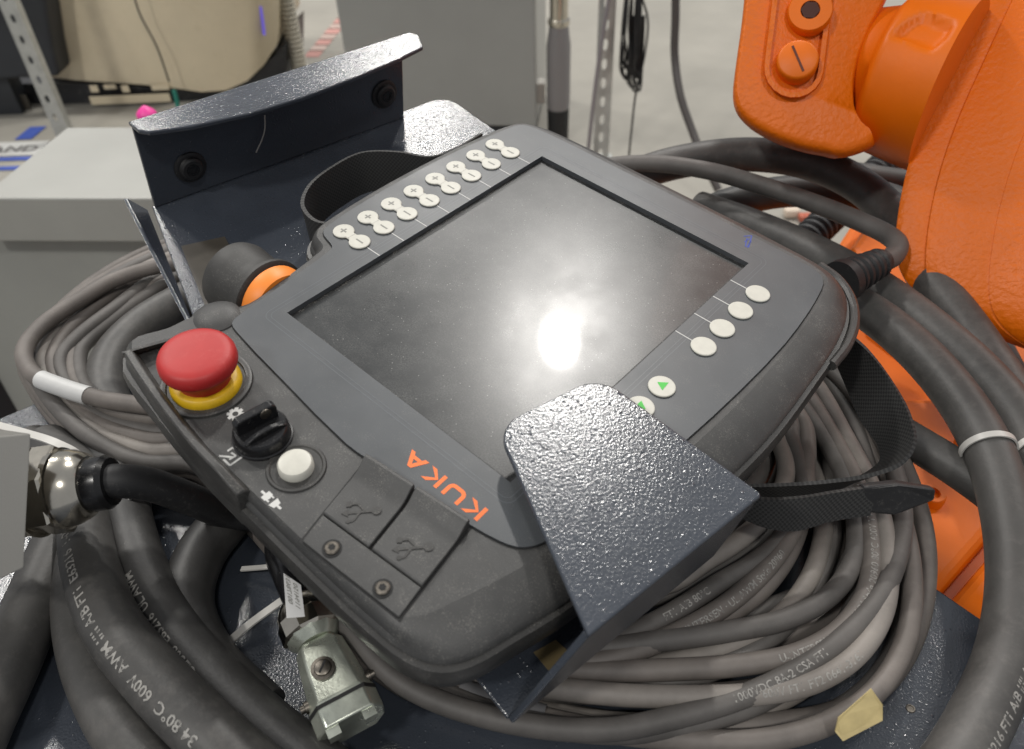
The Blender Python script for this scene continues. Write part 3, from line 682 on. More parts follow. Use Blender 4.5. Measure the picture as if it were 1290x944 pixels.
for i, tt in enumerate((1.12, 1.25, 1.38, 1.2)):
    right = [(a[0] + (b[0] - a[0]) * tt, a[1] + (b[1] - a[1]) * tt) for a, b in zip(OUT, INN)][4:]
    z = ZPL + 5.5 + (9.6, 0, 9.6, 19.2)[i]
    P = [atz(600, 700 - 40 * i, z), atz(700, 730 - 20 * i, z)] + [atz(x, y, z) for x, y in right] + [atz(930 - 20 * i, 440, z), atz(800, 390, z), atz(600, 350, z)]
    tube('cable_turn', P, 4.35, (CBR2, CBR, CBR2, CBR3)[i], coil, sub=7, n=14)
mo, MC = tube('cable_turn', [atz(x, y, ZPL + 36) for x, y in ((250, 330), (190, 338), (140, 355), (98, 380), (56, 408), (31, 440), (40, 470), (80, 489), (133, 504), (190, 512), (250, 520), (320, 530))], 4.75, CBR, coil, sub=8)
S1 = 'U-INTERSEN  \u00b7  UL AWM Style 20960 80\u00b0C 600V VW-1 E63216'
S2 = '600V FT1 FT2 0641-3161'
def near_frac(C, px, z):
    p = atz(px[0], px[1], z); k = min(range(len(C)), key=lambda i: (C[i] - p).length)
    L = [0.0]
    for i in range(1, len(C)): L.append(L[-1] + (C[i] - C[i - 1]).length)
    return L[k] / L[-1]
for (i, px, s, phi) in ((2, (930, 915), '1000VDC 8A-2 CSA FT1', 0.35), (5, (960, 880), S2, 0.2), (8, (960, 812), S1, 0.25), (14, (850, 790), 'INTERSEN \u00b7 UL AWM Style 20960', 0.1), (11, (690, 880), '600V PCX', 0.3), (17, (820, 775), 'FT1 A/B 80\u00b0C', 0.2)):
    o, C, t, lay = loops[i]; print_on(C, 4.35, s, 4.3, near_frac(C, px, 860), phi, o)
# white marker sleeve on the outermost turn
def sleeve(name, C, k0, k1, r, m, parent):
    v, f = sweep(C[k0:k1], r, 18); return mesh(name, v, f, m, parent, sharp=60)
o, C, t, lay = loops[2]
k = min(range(len(C)), key=lambda i: (C[i] - atz(84, 490, 870)).length); 
# ---- lead that runs out of the strain relief and behind the pendant
pcab = thing('pendant_lead', 'thin grey lead bending out of the strain relief and running behind the pendant', 'cable')
srA = pend_world((-100, -113, -10)); 
lead = [atd(1108, 331, 470), atd(1124, 324, 477), atd(1131, 309, 485), atd(1118, 296, 497), atd(1085, 280, 510), atd(1030, 258, 530), atd(960, 234, 552), atd(890, 215, 570), atd(815, 206, 585), atd(740, 215, 600), atd(690, 240, 610)]
tube('jacket', lead, 6.2, CBR2, pcab, sub=10, n=18)

# ================================================================== HOLDER
hd = thing('pendant_holder', 'dark blue-grey hammertone sheet metal holder with a wall and a hook gripping the pendant', 'holder', HMW)
ZB = -40.0; TH = 2.5
arc = [(112 - 14 + 14 * math.cos(a), 205 + 14 * math.sin(a)) for a in [math.pi / 2 * k / 6 for k in range(7)]]
basep = [(-117, -131), (-12, -131), (0, -90), (70, -40), (112, 60)] + arc + [(-98, 214), (-118, 115)]
v, f = prism(basep, ZB - TH, ZB); bevel(mesh('base_plate', v, f, HAM, hd, sharp=None), 0.6, 2)
# back wall
def quad_slab(pts, nrm, th):
    n = len(pts); nn = V(nrm).normalized() * th
    v = [V(p) for p in pts] + [V(p) + nn for p in pts]
    return v, [tuple(range(n)), tuple(range(n, 2 * n))[::-1]] + [(i, (i + 1) % n, n + (i + 1) % n, n + i) for i in range(n)]
v, f = quad_slab([(-97, 211, ZB + .3), (72, 211, ZB + .3), (74, 211, 7), (-94.5, 211, 9)], (0, 1, 0), TH); wl_o = bevel(mesh('back_wall', v, f, HAM, hd, sharp=None), 0.6, 2)
lip = [(-95, 214.5), (-20, 216), (84, 218), (87, 212), (80, 197), (60, 192.5), (25, 188), (-10, 185.5), (-40, 186.5), (-70, 192), (-90, 199), (-94, 204)]
v, f = prism(lip, 9.3, 9.3 + TH); bevel(mesh('top_lip', v, f, HAM, hd, sharp=None), 0.7, 2)
# edge flange on the e-stop side
v, f = quad_slab([(-101, 212, ZB), (-119.5, 112, ZB), (-121, 110, ZB + 1), (-109, 214.5, ZB + 10)], (-1, 0.18, 0.1), 2.0); bevel(mesh('edge_flange', v, f, HAM, hd, sharp=None), 0.5, 2)
# front wall and hook
v, f = quad_slab([(-117, -131, ZB - .3), (-13, -131, ZB - .3), (-15, -137.6, 11), (-95.5, -137.6, 11)], (0, -1, -0.13), TH); bevel(mesh('front_wall', v, f, HAM, hd, sharp=None), 0.6, 2)
def rounded(pts, rad, n=6):
    out = []; m = len(pts)
    for i in range(m):
        p, a, b = V(pts[i]), V(pts[i - 1]), V(pts[(i + 1) % m]); r = rad[i]
        if r <= 0: out.append(tuple(p)); continue
        da = (a - p).normalized(); db = (b - p).normalized(); ang = da.angle(db); k = r / math.tan(ang / 2)
        c = p + (da + db).normalized() * (r / math.sin(ang / 2)); s = p + da * k; e = p + db * k
        for j in range(n + 1):
            q = (s - c).lerp(e - c, j / n).normalized() * r; out.append(tuple(c + q))
    return out
hook = rounded([(-96.5, -140.6), (-14.8, -140.6), (-22, -66.5), (-69, -62)], [0, 1.5, 13, 13], 8)
v, f = prism(hook, 11.2, 11.2 + TH); bevel(mesh('hook_plate', v, f, HAM, hd, sharp=None), 0.8, 3)
v, f = boxg((20, 60, -73), (70, 70, 60)); mesh('added_support_block', v, f, HAM, hd, sharp=None)  # unseen support block, added to fill the space between base plate and cabinet top
# bolts on the wall
wp = hold_world((0, 210.5, -15)); wn = HR.col[1]
for px in ((240, 211), (484, 119)):
    q = HR.transposed() @ (onplane(px[0], px[1], wp, wn) - PO)
    v, f = lathe([(-0.5, 9.2), (0.8, 9.0), (1.2, 8.2), (1.3, 6.9), (2.8, 6.5), (3.6, 5.4), (3.7, 3.6), (2.4, 3.5), (2.2, 0.2)], q, (0, -1, 0), 28)
    b = mesh('wall_bolt', v, f, BLKM, hd, sharp=30)
    v, f = lathe([(3.2, 3.62), (3.74, 3.62), (3.74, 2.7), (2.8, 2.6)], q, (0, -1, 0), 6); mesh('hex_socket', v, f, BLK, b, sharp=30)
def patch(name, pix, z, m):
    pts = [hold_at(x, y, z) for x, y in pix]; v = [(p.x, p.y, z) for p in pts] + [(p.x, p.y, z - 0.25) for p in pts]; n = len(pts)
    mesh(name, v, [tuple(range(n)), tuple(range(n, 2 * n))[::-1]] + [(i, (i + 1) % n, n + (i + 1) % n, n + i) for i in range(n)], m, hd, sharp=None)
patch('brown_sticker', [(228, 310), (283, 298), (300, 330), (262, 395)], ZB + 0.35, BROWNP)
patch('tan_sticker', [(672, 822), (700, 806), (728, 832), (694, 848)], ZB + 0.35, mat('tan_film', (0.16, 0.12, 0.055), 0.5))
tf = [onplane(x, y, wp, wn) - HR.col[1] * 2.5 for x, y in ((331, 143), (331, 160), (328, 172), (320, 190))]
tag(tube('loose_fibre', tf, 0.35, mat('fibre', (0.4, 0.38, 0.35), 0.6))[0], 'short pale loose fibre clinging to the holder wall', 'fibre')

# ================================================================== PENDANT
pd = thing('teach_pendant', 'dark grey robot teach pendant with dusty touchscreen and red emergency stop, lying in its holder', 'teach pendant', PMW)
PAIRS = [((97, 139), (99, 143)), ((66, 146), (66, 149.5)), ((40, 149), (40, 152)), ((14, 150), (14, 153)), ((-15, 150.5), (-15, 153.6)), ((-37, 150.5), (-37, 153.8)),
 ((-58, 150), (-61, 153.6)), ((-70, 148), (-80, 152)), ((-77, 142), (-90, 147.5)), ((-81, 132), (-95.5, 140)), ((-86, 118), (-100.5, 124)), ((-90, 104), (-105, 108)),
 ((-94, 88), (-108, 93)), ((-100, 60), (-115, 58)), ((-103.5, 27), (-120, 20)), ((-105.5, -10), (-121.5, -10)), ((-105, -45), (-120, -45)), ((-103, -72), (-117.5, -75)),
 ((-100, -92), (-113, -94)), ((-96.5, -103), (-105, -108)), ((-87, -107), (-94, -115)), ((-60, -108), (-62, -118)), ((-20, -109), (-20, -118.5)), ((25, -109), (25, -118.5)),
 ((60, -109), (60, -118)), ((82, -108), (82, -116)), ((94, -104.5), (96, -109)), ((98.5, -95), (102, -97)), ((102, -70), (106, -70)), ((104, -40), (108.5, -40)),
 ((104.5, -5), (109, -5)), ((103, 25), (107, 25)), ((101, 37.5), (104.5, 39)), ((97, 42.5), (99, 46)), ((88.5, 45.5), (92, 49.5)), ((86, 54), (89, 57)),
 ((83, 75), (86.5, 75)), ((80.5, 92), (86, 92)), ((83, 101), (91, 99)), ((91, 112), (94, 110)), ((93, 125), (96, 126))]
Tt = catmull([(a[0], a[1], 0) for a, b in PAIRS], 4, True); Ee = catmull([(b[0], b[1], 0) for a, b in PAIRS], 4, True); nO = len(Tt)
cen = V((-8, 16, 0))
def offs(P, d):
    out = []
    for i in range(len(P)):
        t = (P[(i + 1) % len(P)] - P[i - 1]).normalized(); nrm = V((t.y, -t.x, 0))
        if nrm.dot(P[i] - cen) < 0 and False: nrm = -nrm
        out.append(P[i] + nrm * d)
    return out
area = sum(Ee[i].x * Ee[(i + 1) % nO].y - Ee[(i + 1) % nO].x * Ee[i].y for i in range(nO)); SG = 1 if area > 0 else -1
def ring(P, z): return [(p.x, p.y, z) for p in P]
def shrink(P, s): return [cen + (p - cen) * s for p in P]
RX, RY = 64.1, 85.45
ZS = -2.6
def ring_fill(outer, inner, z, m, name, parent, wall_to=None, skirt_to=None):
    bm = bmesh.new(); vo = [bm.verts.new((x * MM, y * MM, z * MM)) for x, y in outer]; vi = [bm.verts.new((x * MM, y * MM, z * MM)) for x, y in inner]
    ed = [bm.edges.new((L_[i], L_[(i + 1) % len(L_)])) for L_ in (vo, vi) for i in range(len(L_))]
    bmesh.ops.triangle_fill(bm, use_beauty=True, use_dissolve=False, edges=ed)
    if wall_to is not None:
        vb = [bm.verts.new((v_.co.x, v_.co.y, wall_to * MM)) for v_ in vi]
        for i in range(len(vi)): bm.faces.new((vi[i], vi[(i + 1) % len(vi)], vb[(i + 1) % len(vi)], vb[i]))
    if skirt_to is not None:
        vb = [bm.verts.new((v_.co.x, v_.co.y, skirt_to * MM)) for v_ in vo]
        for i in range(len(vo)): bm.faces.new((vo[i], vo[(i + 1) % len(vo)], vb[(i + 1) % len(vo)], vb[i]))
    bmesh.ops.recalc_face_normals(bm, faces=bm.faces)
    for fc in bm.faces:
        if abs(fc.normal.z) > 0.9 and fc.normal.z < 0: fc.normal_flip()
    me = bpy.data.meshes.new(name); bm.to_mesh(me); bm.free(); me.materials.append(m)
    o = bpy.data.objects.new(name, me); COL.objects.link(o); o.parent = parent; return o
hole = [(-RX, -RY), (RX, -RY), (RX, RY), (-RX, RY)]
# shell sides + top
rows = [ring(Tt, -0.9), ring([a.lerp(b, 0.35) for a, b in zip(Tt, Ee)], -2.0), ring([a.lerp(b, 0.75) for a, b in zip(Tt, Ee)], -4.6), ring(offs(Ee, -1.2 * SG), -6.4), ring(offs(Ee, 0.0), -7.4), ring(offs(Ee, 0.3 * SG), -8.6)]
v = [p for r in rows for p in r]; f = []
for k in range(len(rows) - 1): f += [(k * nO + i, k * nO + (i + 1) % nO, (k + 1) * nO + (i + 1) % nO, (k + 1) * nO + i) for i in range(nO)]
f.append(tuple(range((len(rows) - 1) * nO, len(rows) * nO))[::-1])
mesh('housing_upper', v, f, HOUS, pd, sharp=50)
ring_fill([(p.x, p.y) for p in Tt], [(x * 1.004, y * 1.004) for x, y in hole], -0.9, HOUS, 'housing_face', pd, wall_to=ZS - 0.4)
rows = [ring(offs(Ee, -1.0 * SG), -8.8), ring(offs(Ee, -1.0 * SG), -9.6), ring(offs(Ee, 2.0 * SG), -10.2), ring(offs(Ee, 2.8 * SG), -13), ring(offs(Ee, 2.8 * SG), -20), ring(offs(Ee, 0.8 * SG), -24), ring(shrink(Ee, 0.93), -28), ring(shrink(Ee, 0.80), -37), ring(shrink(Ee, 0.76), -39.8)]
v = [p for r in rows for p in r]; f = []
for k in range(len(rows) - 1): f += [(k * nO + i, k * nO + (i + 1) % nO, (k + 1) * nO + (i + 1) % nO, (k + 1) * nO + i) for i in range(nO)]
f += [tuple(range(nO)), tuple(range((len(rows) - 1) * nO, len(rows) * nO))[::-1]]
mesh('housing_lower', v, f, RIM, pd, sharp=45)
# guard rim round the emergency stop corner
gr_o = [(2, 155.6), (16, 155.3), (29, 154.8), (54, 152.2), (74, 149.2), (88, 146.6)]; gr_p = [V((x, y, 0)) for x, y in gr_o]
oo = catmull(gr_p, 4); g = G(); n = len(oo); vs = []
for i, p in enumerate(oo):
    k = i / (n - 1); inn = V((-0.10, -1, 0)).normalized()
    h = 4.8 * min(1, k * 6 + 0.15)
    vs += [p + V((3, 0.5, -22 )), p + V((0, 0, h)), p + inn * 3.2 + V((0, 0, h)), p + inn * 5.5 + V((0, 0, -1.5)), p + inn * 5.5 + V((0, 0, -22))]
fs = [(i * 5 + k, i * 5 + (k + 1) % 5, i * 5 + 5 + (k + 1) % 5, i * 5 + 5 + k) for i in range(n - 1) for k in range(5)] + [(4, 3, 2, 1, 0), tuple(range(n * 5 - 5, n * 5))]
bevel(g.add(vs, fs).mesh('guard_rim', RIM, pd, sharp=40), 0.7, 2)
v, f = quad_slab([(100, 143, -18), (89, 147, 4.4), (81.5, 122, 2.0), (94, 120, -18)], (-1, 0.15, 0.3), 2.4); bevel(mesh('guard_end', v, f, RIM, pd, sharp=None), 0.5, 2)
v, f = lathe([(-6, 12), (-0.5, 10.5), (0.9, 8.5), (1.8, 5), (2.1, 0.3)], (85.5, 107, -1), (0.1, 0, 1), 24); mesh('corner_boss', v, f, HOUS, pd)

# membrane foil with window
foil = [(77.1, 102.4), (75.4, 105.4), (70.5, 106.9), (34, 110.7), (-7.8, 114.2), (-18.7, 113.5), (-42.7, 110.9), (-66, 108), (-77, 105.9), (-83, 103.6), (-86.5, 100.2), (-88.6, 96), (-93, 78), (-97, 55), (-100.2, 27), (-102.6, -12), (-103, -49), (-101, -75), (-98.9, -89), (-97, -97), (-93.5, -101.8), (-87, -103.9), (-52, -105), (-20, -105.6), (25, -105.6), (66, -105.6), (86, -104.4), (92, -102.3), (95, -97.5), (98.3, -72), (100.7, -47), (101.3, -4), (99.8, 24.7), (98.4, 34.5), (97.2, 38), (94, 40.4), (87.5, 42), (84.6, 43.4), (83.4, 46.5), (81.2, 64), (78.6, 88)]
ff = catmull([(x, y, 0) for x, y in foil], 2, True)
ring_fill([(p.x, p.y) for p in offs(ff, 0.0)], hole, 0.0, FOIL, 'membrane_foil', pd, wall_to=ZS, skirt_to=-0.9)
fo = offs(ff, 0.55 * SG if True else 0); fA = sum(ff[i].x * ff[(i + 1) % len(ff)].y - ff[(i + 1) % len(ff)].x * ff[i].y for i in range(len(ff))); s2 = 1 if fA > 0 else -1
fo = offs(ff, 0.5 * s2); fi = offs(ff, -0.02 * s2)
mesh('foil_gap', [(p.x, p.y, -0.82) for p in fo] + [(p.x, p.y, -0.82) for p in fi], [(i, (i + 1) % len(ff), len(ff) + (i + 1) % len(ff), len(ff) + i) for i in range(len(ff))], GROOVE, pd, sharp=None)
# screen
scr = mesh('screen', [(-RX, -RY, ZS), (RX, -RY, ZS), (RX, RY, ZS), (-RX, RY, ZS)], [(0, 1, 2, 3)], SCREEN, pd, sharp=None)
g = G(); bd = 1.6
for a, b in (((-RX, -RY), (RX, -RY + bd)), ((-RX, RY - bd), (RX, RY)), ((-RX, -RY + bd), (-RX + bd, RY - bd)), ((RX - bd, -RY + bd), (RX, RY - bd))):
    g.add([(a[0], a[1], ZS + .15), (b[0], a[1], ZS + .15), (b[0], b[1], ZS + .15), (a[0], b[1], ZS + .15)], [(0, 1, 2, 3)])
g.mesh('screen_gasket', mat('gasket', (0.012, 0.013, 0.014), 0.5, dust=0.6, dscale=1500, dlow=0.55), scr, sharp=None)
# embossed frame lines in the foil
def frame_line(name, hx, hy, r, wdt, z, m):
    def rr(hx, hy, r): return rounded([(-hx, -hy), (hx, -hy), (hx, hy), (-hx, hy)], [r] * 4, 5)
    a = rr(hx, hy, r); b = rr(hx - wdt, hy - wdt, max(r - wdt, .2)); n = len(a)
    mesh(name, [(x, y, z) for x, y in a] + [(x, y, z) for x, y in b], [(i, (i + 1) % n, n + (i + 1) % n, n + i) for i in range(n)], m, pd, sharp=None)
frame_line('frame_line', 70.6, 96.8 - 3, 4, 0.35, 0.05, mat('foil_emboss', (0.105, 0.115, 0.125), 0.35))
frame_line('frame_line', 68.7, 92, 3, 0.3, 0.05, mat('foil_emboss', (0.105, 0.115, 0.125), 0.35))
# jog keys
def dumbbell(x0, x1, y, r, neck):
    a0 = math.asin(neck / r); o = []
    for k in range(17): t = a0 + (2 * math.pi - 2 * a0) * k / 16; o.append((x0 + r * math.cos(t), y + r * math.sin(t)))
    for k in range(17): t = math.pi + a0 + (2 * math.pi - 2 * a0) * k / 16; o.append((x1 + r * math.cos(t), y + r * math.sin(t)))
    return o
for k in range(8):
    y = 32.2 - 15.35 * k
    pts = dumbbell(78.0, 89.4, y, 5.2, 2.5)
    v, f = prism(pts, 0.02, 0.9, None, None, 0.0); key = bevel(mesh('jog_key', v, f, KEY, pd, sharp=None), 0.45, 2)
    mk = G(); mk.add(*boxg((89.4, y, 0.95), (3.6, .75, .1))); mk.add(*boxg((89.4, y, 0.95), (.75, 3.6, .104))); mk.mesh('plus_mark', KEYMARK, key, sharp=None)
    v, f = boxg((78.0, y, 0.95), (4.6, 0.75, .1)); mesh('minus_mark', v, f, KEYMARK, key, sharp=None)
    v, f = boxg((83.7, y, 0.93), (0.3, 4.3, .06)); mesh('key_seam', v, f, mat('seam', (0.45, 0.44, 0.40), 0.5), key, sharp=None)
    v, f = boxg((68.4, y, 0.06), (8.4, 0.45, .06)); mesh('key_line', v, f, WHITE, pd, sharp=None)
for y in (-68.6, -53.2, -37.6, -22.4):
    v, f = prism(ngon(-78.4, y, 5.6, 28), 0.02, 0.9); bevel(mesh('round_key', v, f, KEY, pd, sharp=None), 0.45, 2)
    v, f = boxg((-68.5, y, 0.06), (8.6, 0.45, .06)); mesh('key_line', v, f, WHITE, pd, sharp=None)
def p_at(x, y, z=0.0):
    q = RP.transposed() @ (onplane(x, y, pend_world((0, 0, z)), RP.col[2]) - PO); return (q.x, q.y)
for y, tri in ((9.0, ((827.7, 483.5), (841.7, 484.2), (833.8, 493.7))), (23.9, ((807.4, 507), (798.7, 514.7), (813, 517.6)))):
    v, f = prism(ngon(-78.3, y, 5.7, 28), 0.02, 0.9); key = bevel(mesh('start_key', v, f, KEY, pd, sharp=None), 0.45, 2)
    t3 = [p_at(*q) for q in tri]; c = V((sum(q[0] for q in t3) / 3, sum(q[1] for q in t3) / 3))
    v, f = prism([tuple(c + (V(q) - c) * 1.02) for q in t3], 0.9, 1.0); mesh('green_triangle', v, f, GREEN, key, sharp=None)
# maker's lettering
def stroke(a, b, wd): 
    a, b = V(a), V(b); t = (b - a).normalized(); n = V((-t.y, t.x)) * wd / 2; return [tuple(a - n), tuple(b - n), tuple(b + n), tuple(a + n)]
def letters():
    out = []; h = 6.2; w0 = 1.55
    def K(x): return [[(x, 0), (x + w0, 0), (x + w0, h), (x, h)], [(x + w0 + .35, 3.1), (x + 5.2, h), (x + 7.6, h), (x + 3.3, 3.1)], [(x + w0 + .35, 3.1), (x + 3.3, 3.1), (x + 7.6, 0), (x + 5.2, 0)]]
    def U(x):
        o = [(x, h), (x, 2.6)] ; i = [(x + w0, 2.7), (x + w0, h)]
        for k in range(1, 7): t = math.pi + math.pi / 2 * k / 6; o.append((x + 2.6 + 2.6 * math.cos(t), 2.6 + 2.6 * math.sin(t)))
        for k in range(0, 7): t = 1.5 * math.pi + math.pi / 2 * k / 6; o.append((x + 5.4 + 2.6 * math.cos(t), 2.6 + 2.6 * math.sin(t)))
        o += [(x + 8, h), (x + 8 - w0, h), (x + 8 - w0, 2.7)]
        for k in range(0, 7): t = -math.pi / 2 * k / 6; o.append((x + 5.4 + 1.05 * math.cos(t), 2.6 + 1.05 * math.sin(t)))
        for k in range(0, 7): t = 1.5 * math.pi - math.pi / 2 * k / 6; o.append((x + 2.6 + 1.05 * math.cos(t), 2.6 + 1.05 * math.sin(t)))
        return [o + [(x + w0, h)]]
    def A(x): return [[(x, 0), (x + 1.9, 0), (x + 4.45, 4.6), (x + 4.45, h), (x + 3.6, h)], [(x + 4.45, h), (x + 4.45, 4.6), (x + 7.0, 0), (x + 8.9, 0), (x + 5.3, h)], [(x + 2.6, 1.2), (x + 6.3, 1.2), (x + 5.5, 2.6), (x + 3.4, 2.6)]]
    return [K(0), U(9.2), K(19.4), A(28.6)]
for L_ in letters():
    g = G()
    for k, poly in enumerate(L_):
        g.add(*prism([(-66.2 + x * 1.03 + y * -0.03, 99.4 + y) for x, y in poly], 0.03, 0.08 + 0.012 * k))
    g.mesh('logo_letter', ORPRINT, pd, sharp=None)
g = G()
for a, b in (((937, 298), (947, 297)), ((947, 297), (943, 312)), ((939, 311), (941, 300)), ((938, 305), (944, 301)), ((941, 312), (946, 304))):
    g.add(*prism(stroke(p_at(*a), p_at(*b), 0.6), 0.03, 0.06))
g.mesh('pen_scribble', BLUEPEN, pd, sharp=None)

# emergency stop
es = bpy.data.objects.new('emergency_stop', None); COL.objects.link(es); es.parent = pd
EC = (55, 132, 0)
v, f = lathe([(-1.2, 18), (0.2, 17.6), (0.6, 16.6), (0.3, 15.3), (-0.6, 15)], EC, (0, 0, 1), 48); mesh('seat_ring', v, f, RIM, es)
v, f = lathe([(-1, 13.8), (0.6, 13.8), (2.4, 12.9), (2.9, 12.0), (2.9, 9.0)], EC, (0, 0, 1), 48); mesh('yellow_collar', v, f, YEL, es)
v, f = lathe([(2, 10.2), (6, 10.6), (8.6, 11.8), (10.0, 13.6), (10.8, 14.4), (12.2, 14.8), (14.6, 14.7), (16.2, 14.0), (17.0, 12.6), (17.4, 10), (17.6, 5), (17.65, 0.1)], EC, (0, 0, 1), 56); mesh('red_mushroom_cap', v, f, RED, es, sharp=60)
# key switch
ks = bpy.data.objects.new('key_switch', None); COL.objects.link(ks); ks.parent = pd
KC = (17.5, 133.0, 0)
v, f = lathe([(-1, 11.2), (0.3, 11.2), (0.5, 10.6), (4.2, 10.2), (5.2, 9.4), (5.4, 0.1)], KC, (0, 0, 1), 40); mesh('switch_disc', v, f, BLK, ks)
fx = V((-0.15, -1, 0)).normalized(); fy = V((-fx.y, fx.x, 0)); 
def fin(name, off_, ln, th, z0, z1, r=True):
    n = 10; o = []
    pts = [(-ln, z0), (ln, z0), (ln, z1 - 1.5), (ln - 1.5, z1), (-ln + 1.5, z1), (-ln, z1 - 1.5)] if not r else [(-ln, z0), (ln, z0)] + [(ln * math.cos(math.pi * k / n), z0 + (z1 - z0) * math.sin(math.pi * k / n)) for k in range(1, n)]
    base = V(KC) + fy * off_
    v = [base + fx * a + fy * s * th / 2 + V((0, 0, z)) for s in (-1, 1) for a, z in pts]; n = len(pts)
    return bevel(mesh(name, v, [tuple(range(n)), tuple(range(n, 2 * n))[::-1]] + [(i, (i + 1) % n, n + (i + 1) % n, n + i) for i in range(n)], BLK, ks, sharp=None), 0.5, 2)
fin('key_fin', 2.4, 8.2, 3.6, 4.5, 12.0, False)
fin('key_wing', -4.2, 8.6, 2.4, 4.5, 8.0)
v, f = lathe([(0, 2.3), (0.7, 2.2), (0.8, 0.1)], V(KC) + fy * 0.95 + fx * 3.5 + V((0, 0, 9.6)), tuple(-fy), 20); mesh('lock_barrel', v, f, STEEL, ks)
# disconnect button
v, f = lathe([(-0.9, 11), (-0.2, 10.6), (-0.2, 9.7), (-0.7, 9.2), (-0.75, 6.6)], (-2.6, 133.4, 0), (0, 0, 1), 40); dc = mesh('button_ring', v, f, RIM, pd)
v, f = lathe([(-0.8, 6.5), (2.0, 6.4), (2.8, 5.8), (3.1, 4.5), (3.15, 0.1)], (-2.6, 133.4, 0), (0, 0, 1), 40); mesh('disconnect_button', v, f, KEY, dc)
# icons
def star(cx, cy, ro, ri, n):
    o = []
    for k in range(n):
        a = 2 * math.pi * k / n; w = math.pi / n
        for da, r in ((-.9 * w, ri), (-.5 * w, ro), (.5 * w, ro), (.9 * w, ri)): o.append((cx + r * math.cos(a + da), cy + r * math.sin(a + da)))
    return o
gz = -0.88
def flat(name, polys, z, m, parent=pd):
    g = G()
    for k, p in enumerate(polys): g.add(*prism(p, z, z + .06 + .01 * k))
    return g.mesh(name, m, parent, sharp=None)
o = star(34.2, 133.4, 3.3, 2.35, 8); i_ = [(34.2 + 1.15 * math.cos(2 * math.pi * k / len(o)), 133.4 + 1.15 * math.sin(2 * math.pi * k / len(o))) for k in range(len(o))]; nn = len(o)
mesh('gear_icon', [(x, y, gz + .07) for x, y in o] + [(x, y, gz + .07) for x, y in i_], [(k, (k + 1) % nn, nn + (k + 1) % nn, nn + k) for k in range(nn)], WHITE, pd, sharp=None)
mx, my = 18.6, 146.2
flat('monitor_icon', [stroke((mx - 3, my - 2.8), (mx + 3, my - 2.8), .8), stroke((mx - 3, my + 2.8), (mx + 1, my + 2.8), .8), stroke((mx - 3, my - 2.8), (mx - 3, my + 2.8), .8), stroke((mx + 3, my - 2.8), (mx + 3, my - .4), .8), stroke((mx + 3.4, my + 3.0), (mx - .6, my), .8), stroke((mx - 1, my - 1.2), (mx - .6, my + 1.4), .7), stroke((mx - 1, my - 1.2), (mx + 1.4, my - .9), .7)], gz, WHITE)
px_, py_ = -7.0, 148.0
flat('plug_icon', [stroke((px_ + 5.4, py_), (px_ + 3.2, py_), .9), [(px_ + 3.4, py_ - 1.8), (px_ + 3.4, py_ + 1.8), (px_ + 1.2, py_ + 1.8), (px_ + .6, py_), (px_ + 1.2, py_ - 1.8)], stroke((px_ + 1.3, py_ + 1.1), (px_ - .2, py_ + 1.1), .6), stroke((px_ + 1.3, py_ - 1.1), (px_ - .2, py_ - 1.1), .6),
     [(px_ - 1.2, py_ - 2), (px_ - 1.2, py_ + 2), (px_ - 3.6, py_ + 1.4), (px_ - 3.6, py_ - 1.4)], stroke((px_ - 3.4, py_), (px_ - 5.6, py_), .9)], gz, WHITE)
# usb covers
Q = [V((-18.5, 113.8)), V((-66.2, 108.3)), V((-72.8, 148.4)), V((-27.9, 151.8))]
def bil(u, w_): return (Q[0].lerp(Q[1], u)).lerp(Q[3].lerp(Q[2], u), w_)
def flap(name, u0, u1, prof, zlow, m=HOUS):
    g = G(); vs = []; n = len(prof); nu = 5
    for k in range(nu + 1):
        u = u0 + (u1 - u0) * k / nu
        for w_, z in prof: p = bil(u, w_); vs.append((p.x, p.y, z))
    fs = [(k * n + i, k * n + i + 1, (k + 1) * n + i + 1, (k + 1) * n + i) for k in range(nu) for i in range(n - 1)]
    b0 = len(vs)
    for k in range(nu + 1):
        u = u0 + (u1 - u0) * k / nu
        for w_ in (prof[0][0], prof[-1][0]): p = bil(u, w_); vs.append((p.x, p.y, zlow))
    for k in range(nu): fs += [(k * n, (k + 1) * n, b0 + 2 * k + 2, b0 + 2 * k), (k * n + n - 1, b0 + 2 * k + 1, b0 + 2 * k + 3, (k + 1) * n + n - 1)]
    fs += [tuple(range(n)) + (b0 + 1, b0), tuple(nu * n + i for i in range(n))[::-1] + (b0 + 2 * nu, b0 + 2 * nu + 1)]
    return bevel(g.add(vs, fs).mesh(name, m, pd, sharp=25), 0.35, 2)
pf_ = [(0.0, 3.9), (0.035, 4.1), (0.07, 3.6), (0.14, 1.7), (0.20, 0.9), (0.26, 0.7), (0.67, 1.1), (0.685, 0.5)]
fa = flap('usb_flap', 0.012, 0.482, pf_, -1.2); fb_ = flap('usb_flap', 0.508, 0.988, pf_, -1.2)
st = flap('cover_strip', 0.012, 0.988, [(0.69, 0.25), (0.71, 0.35), (0.985, -0.1)], -1.2)
gp = [bil(-.012, -.008), bil(1.008, -.008), bil(1.008, 1.006), bil(-.012, 1.006)]
v, f = prism([tuple(p) for p in gp], -1.0, -0.84); mesh('cover_gap', v, f, GROOVE, pd, sharp=None)
